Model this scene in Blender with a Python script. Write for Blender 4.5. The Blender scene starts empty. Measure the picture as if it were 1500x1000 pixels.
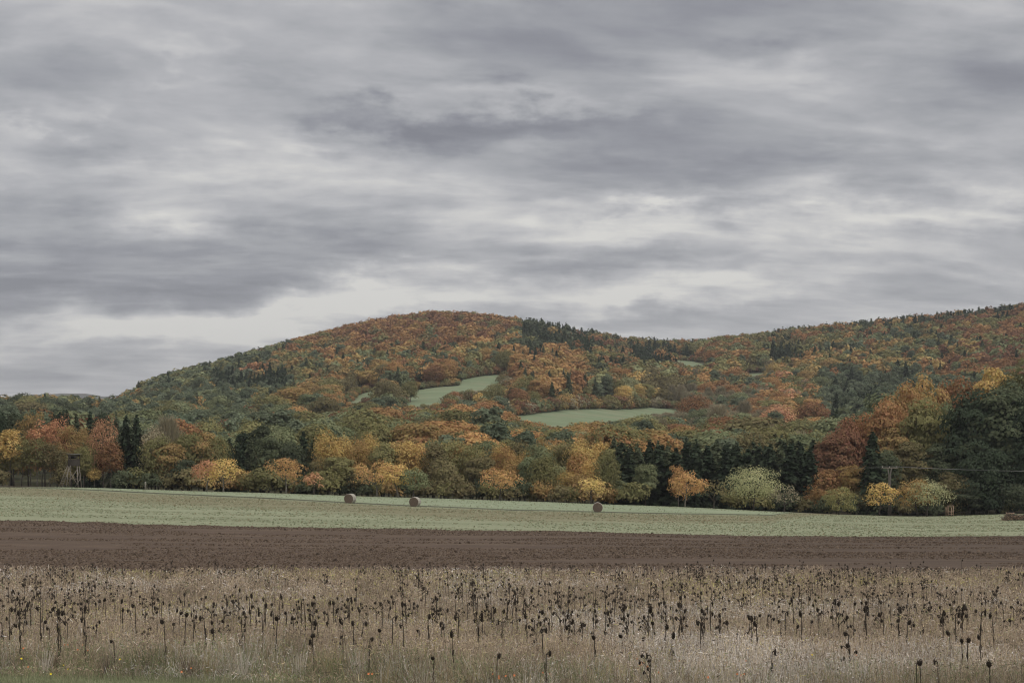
import bpy, math, random
import numpy as np
R = math.radians
C = bpy.context.scene.collection
sc = bpy.context.scene
rnd = random.Random(7)
rg = np.random.default_rng(11)
F = 2083.0            # focal length in pixels of the 1500 px wide photograph
CZ = 12.0             # height of the eye above the datum
HY = 640.0            # row of the horizon

# ------------------------------------------------------------------ camera
cam = bpy.data.cameras.new("camera"); camo = bpy.data.objects.new("camera", cam); C.objects.link(camo)
cam.sensor_width = 36.0; cam.lens = 50.0; cam.clip_start = 0.1; cam.clip_end = 60000
cam.shift_y = (HY - 500.0) / 1500.0
camo.location = (0, 0, CZ); camo.rotation_euler = (R(90), 0, 0)
sc.camera = camo

# ------------------------------------------------------------------ light and exposure
SUN_EL, SUN_AZ = 44.0, 122.0       # azimuth to the right of the view
sc.view_settings.view_transform = 'Standard'; sc.view_settings.look = 'None'
sc.view_settings.exposure = 0.0; sc.view_settings.gamma = 1.0
sun = bpy.data.lights.new("sun", 'SUN'); sun.energy = 1.3; sun.angle = R(28); sun.color = (1.0, 0.96, 0.90)
suno = bpy.data.objects.new("sun", sun); C.objects.link(suno)
suno.rotation_euler = (R(90 - SUN_EL), 0, R(180 - SUN_AZ)); suno.location = (100, 0, 300)


def lin(c):
    return tuple(((v / 255.0) / 12.92 if v / 255.0 <= 0.04045 else ((v / 255.0 + 0.055) / 1.055) ** 2.4) for v in c)


class NT:
    """small helper to wire shader nodes"""
    def __init__(s, tree): s.t = tree; s.n = tree.nodes; s.l = tree.links

    def node(s, typ, **kw):
        n = s.n.new(typ)
        for k, v in kw.items(): setattr(n, k, v)
        return n

    def put(s, sock, v):
        if hasattr(v, 'is_output') or isinstance(v, bpy.types.NodeSocket): s.l.new(v, sock)
        else: sock.default_value = v

    def m(s, op, a, b=None, c=None, clamp=False):
        n = s.node('ShaderNodeMath', operation=op, use_clamp=clamp)
        s.put(n.inputs[0], a)
        if b is not None: s.put(n.inputs[1], b)
        if c is not None: s.put(n.inputs[2], c)
        return n.outputs[0]

    def mapr(s, v, a, b, c=0.0, d=1.0, smooth=True):
        n = s.node('ShaderNodeMapRange'); n.interpolation_type = 'SMOOTHSTEP' if smooth else 'LINEAR'
        s.put(n.inputs['Value'], v)
        n.inputs['From Min'].default_value = a; n.inputs['From Max'].default_value = b
        n.inputs['To Min'].default_value = c; n.inputs['To Max'].default_value = d
        return n.outputs['Result']

    def noise(s, vec, scale, detail=4, rough=0.5, dist=0.0, out=0):
        n = s.node('ShaderNodeTexNoise')
        s.put(n.inputs['Vector'], vec)
        n.inputs['Scale'].default_value = scale; n.inputs['Detail'].default_value = detail
        n.inputs['Roughness'].default_value = rough; n.inputs['Distortion'].default_value = dist
        return n.outputs[out]

    def mix(s, f, a, b, blend='MIX'):
        n = s.node('ShaderNodeMix', data_type='RGBA', blend_type=blend)
        s.put(n.inputs[0], f)
        for i, v in ((6, a), (7, b)):
            if isinstance(v, tuple): n.inputs[i].default_value = (v[0], v[1], v[2], 1)
            else: s.l.new(v, n.inputs[i])
        return n.outputs[2]

    def xyz(s, x, y, z):
        n = s.node('ShaderNodeCombineXYZ')
        for i, v in enumerate((x, y, z)): s.put(n.inputs[i], v)
        return n.outputs[0]


# ------------------------------------------------------------------ sky (world)
world = bpy.data.worlds.new("World"); sc.world = world; world.use_nodes = True
world.node_tree.nodes.clear()
T = NT(world.node_tree)
wout = T.node('ShaderNodeOutputWorld'); bg = T.node('ShaderNodeBackground')
T.l.new(bg.outputs[0], wout.inputs[0])
sky = T.node('ShaderNodeTexSky'); sky.sky_type = 'NISHITA'; sky.sun_disc = False
sky.sun_elevation = R(SUN_EL); sky.sun_rotation = R(SUN_AZ); sky.dust_density = 2.0
tc = T.node('ShaderNodeTexCoord'); sep = T.node('ShaderNodeSeparateXYZ'); T.l.new(tc.outputs['Generated'], sep.inputs[0])
dx, dy, dz = sep.outputs
hor = T.m('SQRT', T.m('ADD', T.m('MULTIPLY', dx, dx), T.m('MULTIPLY', dy, dy)))
az = T.m('ARCTAN2', dx, dy); el = T.m('ARCTAN2', dz, hor)
elc = T.m('MAXIMUM', el, 0.0)
zz = T.m('ADD', T.m('MAXIMUM', dz, 0.0), 0.15)
px = T.m('DIVIDE', dx, zz); py = T.m('DIVIDE', dy, zz)
# wide stratocumulus sheet seen in perspective, slightly slanted rolls
P1 = T.xyz(T.m('ADD', T.m('MULTIPLY', px, 0.62), T.m('MULTIPLY', py, 0.10)), T.m('ADD', T.m('MULTIPLY', py, 1.0), T.m('MULTIPLY', px, -0.16)), 0.0)
wv = T.noise(P1, 0.7, 3, 0.5, 0, 1)
vm = T.node('ShaderNodeVectorMath', operation='MULTIPLY_ADD'); T.l.new(wv, vm.inputs[0]); vm.inputs[1].default_value = (0.45, 0.45, 0.0); T.l.new(P1, vm.inputs[2])
P1w = vm.outputs[0]
n_big = T.noise(P1w, 0.8, 4, 0.5, 0.0)
n_mid = T.noise(P1w, 2.6, 8, 0.57, 0.0)
n_fin = T.noise(P1w, 7.0, 8, 0.6, 0.0)
# thin streaks drawn out along the wind, in azimuth / elevation
AE = T.xyz(T.m('MULTIPLY', az, 5.0), T.m('MULTIPLY', T.m('POWER', elc, 0.8), 42.0), 3.0)
n_str = T.noise(AE, 1.0, 5, 0.5, 0.2)
# warp for the placed masses
wa = T.m('SUBTRACT', T.noise(T.xyz(T.m('MULTIPLY', az, 12.0), T.m('MULTIPLY', el, 24.0), 7.0), 1.0, 6, 0.55), 0.5)
wb = T.m('SUBTRACT', T.noise(T.xyz(T.m('MULTIPLY', az, 12.0), T.m('MULTIPLY', el, 24.0), 19.0), 1.0, 6, 0.55), 0.5)
wf = T.m('SUBTRACT', T.noise(T.xyz(T.m('MULTIPLY', az, 40.0), T.m('MULTIPLY', el, 90.0), 31.0), 1.0, 6, 0.6), 0.5)
azw = T.m('ADD', T.m('ADD', az, T.m('MULTIPLY', wa, 0.17)), T.m('MULTIPLY', wf, 0.045)); elw = T.m('ADD', T.m('ADD', el, T.m('MULTIPLY', wb, 0.075)), T.m('MULTIPLY', wf, 0.020))


def blob(u, v, su, sv, rot, amp):
    a0 = math.atan((u - 750) / F); e0 = math.atan((HY - v) / F)
    da = T.m('SUBTRACT', azw, a0); de = T.m('SUBTRACT', elw, e0)
    c, s_ = math.cos(rot), math.sin(rot)
    p = T.m('DIVIDE', T.m('ADD', T.m('MULTIPLY', da, c), T.m('MULTIPLY', de, s_)), su / F)
    q = T.m('DIVIDE', T.m('ADD', T.m('MULTIPLY', da, -s_), T.m('MULTIPLY', de, c)), sv / F)
    r2 = T.m('ADD', T.m('MULTIPLY', p, p), T.m('MULTIPLY', q, q))
    return T.m('MULTIPLY', T.m('EXPONENT', T.m('MULTIPLY', r2, -1.0)), amp)


BL = [  # (col, row, half width, half height, tilt, amount)   brighter > 0, darker < 0
    (170, 405, 400, 58, 0.10, -0.27), (60, 430, 260, 34, 0.0, -0.06), (560, 360, 230, 26, 0.12, -0.10),
    (110, 190, 210, 60, 0.0, -0.20), (560, 182, 110, 17, 0.05, -0.20), (730, 180, 220, 26, 0.04, -0.24), (620, 205, 120, 22, -0.1, -0.12), (720, 120, 90, 14, 0.0, -0.14),
    (820, 395, 190, 24, 0.08, -0.20), (760, 60, 700, 80, 0.0, -0.05), (1440, 150, 190, 70, 0.05, -0.20),
    (1060, 265, 330, 30, 0.03, -0.16), (1090, 85, 110, 16, 0.0, -0.12), (1430, 400, 180, 40, 0.04, -0.12), (1180, 400, 120, 14, 0.0, -0.05),
    (330, 112, 150, 22, 0.05, -0.10), (1000, 470, 200, 20, 0.0, -0.08), (60, 520, 260, 30, 0.02, -0.07),
    (920, 322, 150, 26, 0.06, 0.22), (950, 305, 60, 12, 0.1, 0.12), (1100, 345, 300, 34, 0.02, 0.14), (1130, 410, 260, 28, 0.06, 0.26), (940, 440, 120, 16, 0.12, 0.14), (1300, 330, 200, 18, 0.02, 0.12), (1010, 375, 90, 9, 0.1, 0.14),
    (380, 462, 300, 30, 0.13, 0.36), (540, 420, 220, 28, 0.15, 0.24), (260, 505, 260, 26, 0.02, 0.18), (420, 455, 90, 12, 0.1, 0.12), (680, 440, 160, 16, 0.05, 0.10), (860, 450, 150, 20, 0.05, 0.15),
    (240, 290, 200, 36, -0.12, 0.18), (120, 300, 160, 24, 0.0, 0.10), (560, 265, 240, 40, -0.08, 0.16), (270, 85, 90, 14, 0.0, 0.10),
    (300, 122, 80, 14, 0.1, 0.12), (10, 210, 40, 18, 0.0, 0.22), (110, 172, 60, 12, 0.0, 0.12), (830, 150, 130, 15, 0.0, 0.18), (800, 225, 100, 16, 0.0, 0.12),
    (930, 130, 160, 40, 0.0, 0.08), (480, 200, 90, 30, 0.1, 0.10), (1250, 190, 140, 30, 0.0, 0.04), (1400, 320, 200, 26, 0.0, 0.10), (1180, 120, 60, 14, 0.0, 0.08),
]
acc = None
for b in BL:
    o = blob(*b); acc = o if acc is None else T.m('ADD', acc, o)
dens = T.m('ADD', T.m('MULTIPLY', T.m('SUBTRACT', n_big, 0.5), 0.55), T.m('MULTIPLY', T.m('SUBTRACT', n_mid, 0.5), 0.75))
dens = T.m('ADD', dens, T.m('MULTIPLY', T.m('SUBTRACT', n_fin, 0.5), 0.42))
# bright seams between the rolls and torn edges inside them
n_r1 = T.noise(P1w, 1.25, 6, 0.55, 0.0); n_r2 = T.noise(P1w, 3.4, 6, 0.55, 0.0)
seam = T.m('ADD', T.m('MULTIPLY', T.mapr(T.m('ABSOLUTE', T.m('SUBTRACT', n_r1, 0.52)), 0.0, 0.10, 1.0, 0.0), 0.20), T.m('MULTIPLY', T.mapr(T.m('ABSOLUTE', T.m('SUBTRACT', n_r2, 0.5)), 0.0, 0.12, 1.0, 0.0), 0.10))
dens = T.m('ADD', dens, T.m('SUBTRACT', seam, 0.07))
nearh = T.mapr(el, 0.04, 0.15, 0.9, 0.12)
dens = T.m('ADD', dens, T.m('MULTIPLY', T.m('MULTIPLY', T.m('SUBTRACT', n_str, 0.5), 0.75), nearh))
bright = T.m('ADD', T.m('ADD', T.m('MULTIPLY', dens, 1.08), T.m('MULTIPLY', acc, 1.28)), T.mapr(el, 0.03, 0.13, 0.57, 0.475))
ramp = T.node('ShaderNodeValToRGB'); T.l.new(bright, ramp.inputs[0])
cr = ramp.color_ramp; cr.elements[0].position = 0.0; cr.elements[1].position = 1.0
stops = [(0.0, (125, 126, 134)), (0.25, (145, 146, 153)), (0.45, (165, 166, 170)), (0.62, (182, 182, 185)), (0.8, (203, 202, 202)), (1.0, (226, 224, 219))]
cr.elements[0].color = (*lin(stops[0][1]), 1); cr.elements[1].color = (*lin(stops[-1][1]), 1)
for p_, c_ in stops[1:-1]:
    e = cr.elements.new(p_); e.color = (*lin(c_), 1)
ccol = T.node('ShaderNodeVectorMath', operation='SCALE'); T.l.new(ramp.outputs[0], ccol.inputs[0])
# an overcast sky is about three times as bright overhead as at the horizon
zen = T.mapr(el, 0.33, 1.1, 10.0, 24.0)
T.put(ccol.inputs['Scale'], zen)
mixc = T.mix(0.95, sky.outputs[0], T.mix(T.mapr(el, 0.33, 0.7), ccol.outputs[0], T.mix(1.0, ccol.outputs[0], (1.05, 1.0, 0.90), 'MULTIPLY')))
T.l.new(mixc, bg.inputs[0]); bg.inputs[1].default_value = 0.1


# ------------------------------------------------------------------ helpers
def tag(o, label=None, cat=None, group=None, kind=None):
    if label: o['label'] = label
    if cat: o['category'] = cat
    if group: o['group'] = group
    if kind: o['kind'] = kind
    return o


def link(name, me, mat=None, parent=None):
    o = bpy.data.objects.new(name, me); C.objects.link(o)
    if mat is not None and me is not None and len(me.materials) == 0: me.materials.append(mat)
    if parent is not None: o.parent = parent
    return o


def empty(name, loc, rz=0.0, s=1.0):
    o = bpy.data.objects.new(name, None); C.objects.link(o)
    o.location = loc; o.rotation_euler = (0, 0, rz); o.scale = (s, s, s); o.empty_display_size = 0.3
    return o


def npmesh(name, V, Fq, mats=(), fcol=None, fval=None, smooth=False, colname='col', vval=None):
    """V (n,3); Fq (m,k) with k = 3 or 4"""
    V = np.asarray(V, dtype=np.float32); Fq = np.asarray(Fq, dtype=np.int32); k = Fq.shape[1]
    me = bpy.data.meshes.new(name)
    me.vertices.add(len(V)); me.vertices.foreach_set('co', V.ravel())
    me.loops.add(Fq.size); me.loops.foreach_set('vertex_index', Fq.ravel())
    me.polygons.add(len(Fq)); me.polygons.foreach_set('loop_start', np.arange(0, Fq.size, k, dtype=np.int32))
    try: me.polygons.foreach_set('loop_total', np.full(len(Fq), k, dtype=np.int32))
    except Exception: pass
    me.update(calc_edges=True)
    if smooth: me.polygons.foreach_set('use_smooth', np.ones(len(Fq), dtype=bool))
    if fcol is not None:
        a = me.attributes.new(colname, 'FLOAT_COLOR', 'FACE')
        c4 = np.ones((len(Fq), 4), dtype=np.float32); c4[:, :3] = fcol
        a.data.foreach_set('color', c4.ravel())
    if fval is not None:
        a = me.attributes.new('leafvar', 'FLOAT', 'FACE'); a.data.foreach_set('value', np.asarray(fval, dtype=np.float32))
    if vval is not None:
        a = me.attributes.new('zone', 'FLOAT', 'POINT'); a.data.foreach_set('value', np.asarray(vval, dtype=np.float32))
    for m_ in mats: me.materials.append(m_)
    return me


class MB:
    """collects boxes and tubes into one mesh of quads"""
    def __init__(s): s.V = []; s.Q = []; s.n = 0

    def add(s, V, Q):
        s.V.append(np.asarray(V, float)); s.Q.append(np.asarray(Q, int) + s.n); s.n += len(V); return s

    def box(s, c, d, M=None):
        c = np.array(c, float); h = np.array(d, float) / 2
        V = np.array([[x, y, z] for z in (-1, 1) for y in (-1, 1) for x in (-1, 1)], float) * h
        if M is not None: V = V @ np.array(M).T
        return s.add(V + c, [[0, 2, 3, 1], [4, 5, 7, 6], [0, 1, 5, 4], [2, 6, 7, 3], [0, 4, 6, 2], [1, 3, 7, 5]])

    def tube(s, pts, rad, k=6, cap=True):
        pts = np.asarray(pts, float); rad = np.broadcast_to(np.asarray(rad, float), (len(pts),))
        V = []; a = np.arange(k) * 2 * math.pi / k
        for i, p in enumerate(pts):
            d = pts[min(i + 1, len(pts) - 1)] - pts[max(i - 1, 0)]; d = d / (np.linalg.norm(d) + 1e-9)
            ref = np.array([0, 0, 1.0]) if abs(d[2]) < 0.9 else np.array([1.0, 0, 0])
            u = np.cross(d, ref); u /= np.linalg.norm(u); v = np.cross(d, u)
            V.append(p + rad[i] * (np.outer(np.cos(a), u) + np.outer(np.sin(a), v)))
        V = np.concatenate(V); Q = []
        for i in range(len(pts) - 1):
            for j in range(k):
                Q.append([i * k + j, i * k + (j + 1) % k, (i + 1) * k + (j + 1) % k, (i + 1) * k + j])
        if cap:
            n0 = len(V); V = np.concatenate([V, [pts[0]], [pts[-1]]])
            for j in range(0, k, 2):
                Q.append([n0, (j + 2) % k, (j + 1) % k, j]); b = (len(pts) - 1) * k
                Q.append([n0 + 1, b + j, b + (j + 1) % k, b + (j + 2) % k])
        return s.add(V, Q)

    def bar(s, a, b, w):  # round pole
        return s.tube([a, b], [w / 2, w / 2], 6)

    def mesh(s, name, mat, smooth=False):
        return npmesh(name, np.concatenate(s.V), np.concatenate(s.Q), (mat,), smooth=smooth)

    def build(s, name, mat, parent=None, smooth=False): return link(name, s.mesh(name, mat, smooth), None, parent)


def unit(a): return a / (np.linalg.norm(a, axis=-1, keepdims=True) + 1e-9)


def cards(cen, nor, sx, sy, r, up=None):
    """irregular leaf-clump quads"""
    n = len(cen); nor = unit(nor)
    t = unit(np.cross(nor, r.normal(size=(n, 3)) if up is None else up)); b = np.cross(nor, t)
    sx = np.broadcast_to(sx, (n,))[:, None]; sy = np.broadcast_to(sy, (n,))[:, None]
    V = np.empty((n, 4, 3))
    for k, (i, j) in enumerate(((-1, -1), (1, -1), (1, 1), (-1, 1))):
        V[:, k] = cen + t * sx * (i * r.uniform(0.5, 1.25, (n, 1)) * 0.5) + b * sy * (j * r.uniform(0.5, 1.25, (n, 1)) * 0.5)
    return V.reshape(-1, 3), np.arange(4 * n).reshape(-1, 4)


# ------------------------------------------------------------------ value noise on the plane
_tab = np.random.default_rng(5).random((256, 256))


def vnoise(x, y, s):
    x = np.asarray(x, float) / s + 1000.3; y = np.asarray(y, float) / s + 1000.7
    ix = np.floor(x).astype(int); iy = np.floor(y).astype(int); fx = x - ix; fy = y - iy
    fx = fx * fx * (3 - 2 * fx); fy = fy * fy * (3 - 2 * fy)
    a = _tab[ix % 256, iy % 256]; b = _tab[(ix + 1) % 256, iy % 256]
    c = _tab[ix % 256, (iy + 1) % 256]; d = _tab[(ix + 1) % 256, (iy + 1) % 256]
    return (a * (1 - fx) + b * fx) * (1 - fy) + (c * (1 - fx) + d * fx) * fy


def fbm(x, y, s, o=4):
    t = 0; a = 0.5
    for i in range(o): t = t + a * vnoise(np.asarray(x) + 37.1 * i, np.asarray(y) - 11.3 * i, s / 2 ** i); a *= 0.5
    return t / (1 - 0.5 ** o)


# ------------------------------------------------------------------ terrain
# bare-ground height as the sight-line row at distance D for azimuth columns (surveyed from the photograph)
UC = [-250, 0, 100, 160, 200, 400, 540, 650, 800, 900, 1000, 1200, 1350, 1500, 1750]
TB = {
    150: [762, 762, 764, 765, 767, 772, 774, 776, 778, 780, 783, 786, 787, 787, 787],
    200: [735, 736, 737, 739, 741, 744, 746, 747, 751, 756, 760, 766, 769, 768, 766],
    258: [712, 713, 714, 715, 717, 722, 727, 730, 735, 739, 742, 753, 757, 752, 748],
    275: [712, 712, 713, 714, 716, 722, 727, 730, 735, 739, 742, 752, 757, 752, 748],
    300: [713, 713, 714, 715, 717, 723, 728, 731, 736, 740, 743, 750, 753, 750, 745],
    400: [706, 706, 706, 706, 706, 708, 710, 712, 714, 716, 718, 722, 706, 692, 680],
    550: [682, 682, 682, 682, 682, 682, 682, 682, 682, 684, 686, 690, 660, 640, 630],
    640: [664, 664, 664, 664, 662, 655, 648, 642, 645, 652, 655, 668, 640, 618, 605],
    700: [648, 641, 640, 642, 646, 638, 628, 622, 626, 634, 640, 655, 628, 604, 590],
    760: [636, 628, 627, 630, 636, 622, 608, 603, 607, 616, 626, 640, 616, 592, 578],
    850: [628, 616, 615, 622, 624, 606, 590, 583, 588, 600, 610, 618, 600, 575, 560],
    930: [634, 626, 624, 628, 612, 590, 572, 562, 568, 584, 596, 600, 582, 556, 540],
    1000: [638, 636, 634, 634, 598, 575, 558, 550, 556, 570, 582, 582, 566, 540, 525],
    1150: [640, 642, 640, 628, 578, 549, 530, 521, 528, 546, 558, 545, 530, 508, 495],
    1300: [642, 645, 642, 634, 580, 527, 500, 492, 506, 529, 540, 517, 503, 484, 470],
    1450: [644, 646, 644, 632, 590, 525, 484, 469, 488, 514, 525, 498, 482, 465, 452],
    1600: [645, 647, 645, 640, 605, 540, 496, 476, 494, 516, 520, 500, 486, 470, 456],
    2000: [645, 646, 645, 643, 630, 590, 560, 550, 560, 570, 570, 560, 550, 540, 530],
    3000: [640, 640, 640, 640, 640, 640, 640, 640, 640, 640, 640, 640, 640, 640, 640],
    5000: [628, 620, 612, 614, 620, 640, 640, 640, 640, 640, 640, 640, 640, 640, 640],
    6500: [586, 583, 575, 579, 585, 620, 630, 630, 630, 630, 630, 630, 630, 630, 630],
    8000: [600, 600, 590, 590, 590, 630, 635, 635, 635, 635, 635, 635, 635, 635, 635],
    30000: [636] * 15,
}
NEAR = [(-200, -1.8), (0, -1.8), (8, -2.6), (15, -3.7), (22, -4.55), (28, -4.92), (34, -5.55), (45, -6.6), (60, -7.75), (80, -8.85), (95, -9.3), (115, -9.45)]
DR = np.concatenate([np.arange(-200, 10, 10.0), np.geomspace(10, 30000, 420)])
UR = np.arange(-650, 2175, 25.0)
ZG = np.zeros((len(DR), len(UR)))
Dk = [d for d, _ in NEAR] + list(TB.keys())
cols = np.array([[z] * len(UC) for _, z in NEAR] + [[-(y - HY) / F * d for y in TB[d]] for d in TB])
colu = np.array([np.interp(UR, UC, row) for row in cols])
for j in range(len(UR)): ZG[:, j] = np.interp(DR, Dk, colu[:, j])


def blur(Z, ax, n):
    for _ in range(n):
        Zp = np.concatenate([np.take(Z, [0], ax), Z, np.take(Z, [-1], ax)], ax)
        L = Z.shape[ax]
        Z = 0.25 * np.take(Zp, range(0, L), ax) + 0.5 * np.take(Zp, range(1, L + 1), ax) + 0.25 * np.take(Zp, range(2, L + 2), ax)
    return Z


ZG = blur(blur(ZG, 0, 5), 1, 3)


def gz(x, y):
    x = np.asarray(x, float); y = np.asarray(y, float)
    u = np.clip(750 + F * x / np.maximum(y, 60.0), UR[0], UR[-1] - 0.01); d = np.clip(y, DR[0], DR[-1] - 1)
    i = np.clip(np.searchsorted(DR, d, side='right') - 1, 0, len(DR) - 2); j = ((u - UR[0]) / 25.0).astype(int)
    fi = (d - DR[i]) / (DR[i + 1] - DR[i]); fj = (u - UR[0]) / 25.0 - j
    z = (ZG[i, j] * (1 - fj) + ZG[i, j + 1] * fj) * (1 - fi) + (ZG[i + 1, j] * (1 - fj) + ZG[i + 1, j + 1] * fj) * fi
    w = np.clip((d - 320) / 200, 0, 1)
    z = z + w * (fbm(x, y, 150, 3) - 0.5) * np.where(d > 3000, 60.0, 7.0)
    return z + CZ


def pix(x, y, z): return 750 + F * x / y, HY - F * (z - CZ) / y


def xat(u, D): return (u - 750) / F * D


def hit(u, v, d0=20.0, d1=2000.0):
    """distance at which the sight line through (u, v) meets the ground"""
    D = np.geomspace(d0, d1, 4000); x = (u - 750) / F * D
    k = np.where(gz(x, D) >= CZ + (HY - v) / F * D)[0]
    return float(D[k[0]]) if len(k) else d1


def ground_pt(u, v, d0=20.0):
    D = hit(u, v, d0); x = xat(u, D); return x, D, float(gz(x, D))


# ------------------------------------------------------------------ materials
def newmat(name):
    m = bpy.data.materials.new(name); m.use_nodes = True; m.node_tree.nodes.clear(); t = NT(m.node_tree)
    out = t.node('ShaderNodeOutputMaterial'); return m, t, out


def principled(t, out, col, rough=0.9, bump=None, bstr=0.3, bdist=0.02, spec=0.2):
    p = t.node('ShaderNodeBsdfPrincipled')
    if isinstance(col, tuple): p.inputs['Base Color'].default_value = (*col, 1)
    else: t.l.new(col, p.inputs['Base Color'])
    p.inputs['Roughness'].default_value = rough; p.inputs['Specular IOR Level'].default_value = spec
    if bump is not None:
        b = t.node('ShaderNodeBump'); b.inputs['Strength'].default_value = bstr; b.inputs['Distance'].default_value = bdist
        t.l.new(bump, b.inputs['Height']); t.l.new(b.outputs[0], p.inputs['Normal'])
    t.l.new(p.outputs[0], out.inputs[0]); return p


def simple(name, c1, c2, scale=8, rough=0.9, bstr=0.3, stretch=(1, 1, 1)):
    m, t, out = newmat(name); co = t.node('ShaderNodeTexCoord')
    mp = t.node('ShaderNodeMapping'); mp.inputs['Scale'].default_value = stretch; t.l.new(co.outputs['Object'], mp.inputs[0])
    n = t.noise(mp.outputs[0], scale, 5, 0.6); f = t.mapr(n, 0.3, 0.7)
    principled(t, out, t.mix(f, c1, c2), rough, n, bstr, 0.02); return m


def leafmat(name, per_object=True):
    m, t, out = newmat(name)
    if per_object:
        oi = t.node('ShaderNodeObjectInfo'); at = t.node('ShaderNodeAttribute'); at.attribute_name = 'leafvar'
        base = oi.outputs['Color']; v = at.outputs['Fac']
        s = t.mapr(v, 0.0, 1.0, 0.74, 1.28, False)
        sc_ = t.node('ShaderNodeVectorMath', operation='SCALE'); t.l.new(base, sc_.inputs[0]); t.l.new(s, sc_.inputs['Scale'])
        # a few leaves lean yellower, a few redder
        hs = t.node('ShaderNodeHueSaturation'); t.l.new(sc_.outputs[0], hs.inputs['Color'])
        fr = t.m('FRACT', t.m('MULTIPLY', v, 17.0)); t.l.new(t.mapr(fr, 0, 1, 0.482, 0.518, False), hs.inputs['Hue'])
        col = hs.outputs[0]
    else:
        at = t.node('ShaderNodeAttribute'); at.attribute_name = 'col'; col = at.outputs['Color']
    d = t.node('ShaderNodeBsdfDiffuse'); t.l.new(col, d.inputs[0])
    tr = t.node('ShaderNodeBsdfTranslucent'); t.l.new(col, tr.inputs[0])
    mx = t.node('ShaderNodeMixShader'); mx.inputs[0].default_value = 0.30
    t.l.new(d.outputs[0], mx.inputs[1]); t.l.new(tr.outputs[0], mx.inputs[2]); t.l.new(mx.outputs[0], out.inputs[0])
    return m


M = {}
M['leaf'] = leafmat('leaves'); M['forest'] = leafmat('forest_leaves', False)
M['bark'] = simple('bark', (0.045, 0.038, 0.032), (0.10, 0.088, 0.075), 6, 0.95, 0.6, (3, 3, 0.6))
M['palebark'] = simple('pale_bark', (0.11, 0.10, 0.085), (0.24, 0.22, 0.19), 5, 0.9, 0.4, (2, 2, 1))
M['wood'] = simple('weathered_wood', (0.17, 0.15, 0.125), (0.34, 0.30, 0.26), 6, 0.9, 0.3, (6, 6, 0.5))
M['darkwood'] = simple('dark_planks', (0.04, 0.034, 0.03), (0.085, 0.072, 0.062), 6, 0.9, 0.3, (1, 1, 9))
M['newwood'] = simple('fresh_wood', (0.30, 0.21, 0.155), (0.42, 0.30, 0.22), 6, 0.85, 0.2, (6, 6, 0.5))
M['roof'] = simple('roofing_felt', (0.10, 0.10, 0.10), (0.17, 0.165, 0.16), 4, 0.9, 0.2)
M['pole'] = simple('creosoted_pole', (0.11, 0.10, 0.09), (0.19, 0.175, 0.155), 6, 0.85, 0.3, (5, 5, 0.4))
M['metal'] = simple('dull_metal', (0.22, 0.22, 0.22), (0.33, 0.33, 0.33), 6, 0.5, 0.05)
M['ceramic'] = simple('ceramic', (0.45, 0.43, 0.40), (0.6, 0.58, 0.55), 6, 0.35, 0.02)
M['wire'] = simple('wire', (0.16, 0.16, 0.16), (0.22, 0.22, 0.22), 6, 0.45, 0.02)
M['void'] = simple('dark_opening', (0.006, 0.006, 0.006), (0.012, 0.011, 0.010), 6, 0.9, 0.02)
M['paint'] = simple('chalky_paint', (0.55, 0.53, 0.50), (0.72, 0.70, 0.66), 9, 0.8, 0.1)
M['deadhead'] = simple('dead_flower_head', (0.020, 0.016, 0.013), (0.055, 0.043, 0.033), 90, 0.9, 0.8)
M['deadstem'] = simple('dead_stem', (0.030, 0.024, 0.019), (0.075, 0.062, 0.050), 30, 0.9, 0.5, (2, 2, 0.5))
M['straw_end'] = None


def objcol():
    pass


# ------------------------------------------------------------------ the ground
def ground_material():
    m, t, out = newmat('soil'); co = t.node('ShaderNodeTexCoord')
    n1 = t.noise(co.outputs['Object'], 0.35, 8, 0.65); n2 = t.noise(co.outputs['Object'], 6.0, 5, 0.6)
    c = t.mix(t.mapr(n1, 0.35, 0.65), (0.085, 0.070, 0.050), (0.14, 0.118, 0.085))
    c = t.mix(t.m('MULTIPLY', t.mapr(n2, 0.4, 0.7), 0.5), c, (0.10, 0.105, 0.055))
    sp = t.node('ShaderNodeSeparateXYZ'); t.l.new(co.outputs['Object'], sp.inputs[0])
    fl = t.mix(t.mapr(t.noise(co.outputs['Object'], 0.08, 6, 0.65), 0.35, 0.65), (0.060, 0.066, 0.038), (0.105, 0.098, 0.056))
    c = t.mix(t.mapr(sp.outputs[1], 280, 330), c, fl)
    wd = t.mix(t.mapr(t.noise(co.outputs['Object'], 0.012, 8, 0.7), 0.4, 0.6), (0.030, 0.038, 0.030), (0.062, 0.050, 0.034))
    c = t.mix(t.mapr(sp.outputs[1], 2000, 3000), c, wd)
    principled(t, out, c, 0.95, n2, 0.6, 0.05); return m


ys = np.concatenate([np.arange(-160, 10, 5.0), np.arange(10, 120, 1.0), np.arange(120, 330, 2.0), np.arange(330, 1700, 8.0), np.geomspace(1700, 26000, 60)])
ss = np.linspace(-1, 1, 361)
YY, SS = np.meshgrid(ys, ss, indexing='ij'); XX = SS * (np.abs(YY) * 0.62 + 90)


def gridfaces(a, b):
    i = np.arange(a - 1)[:, None] * b + np.arange(b - 1)[None, :]; i = i.ravel()
    return np.stack([i, i + 1, i + b + 1, i + b], 1)


gv = np.stack([XX, YY, gz(XX, YY)], -1).reshape(-1, 3)
o = link('ground', npmesh('ground', gv, gridfaces(len(ys), len(ss)), (ground_material(),), smooth=True)); tag(o, kind='structure')


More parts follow.
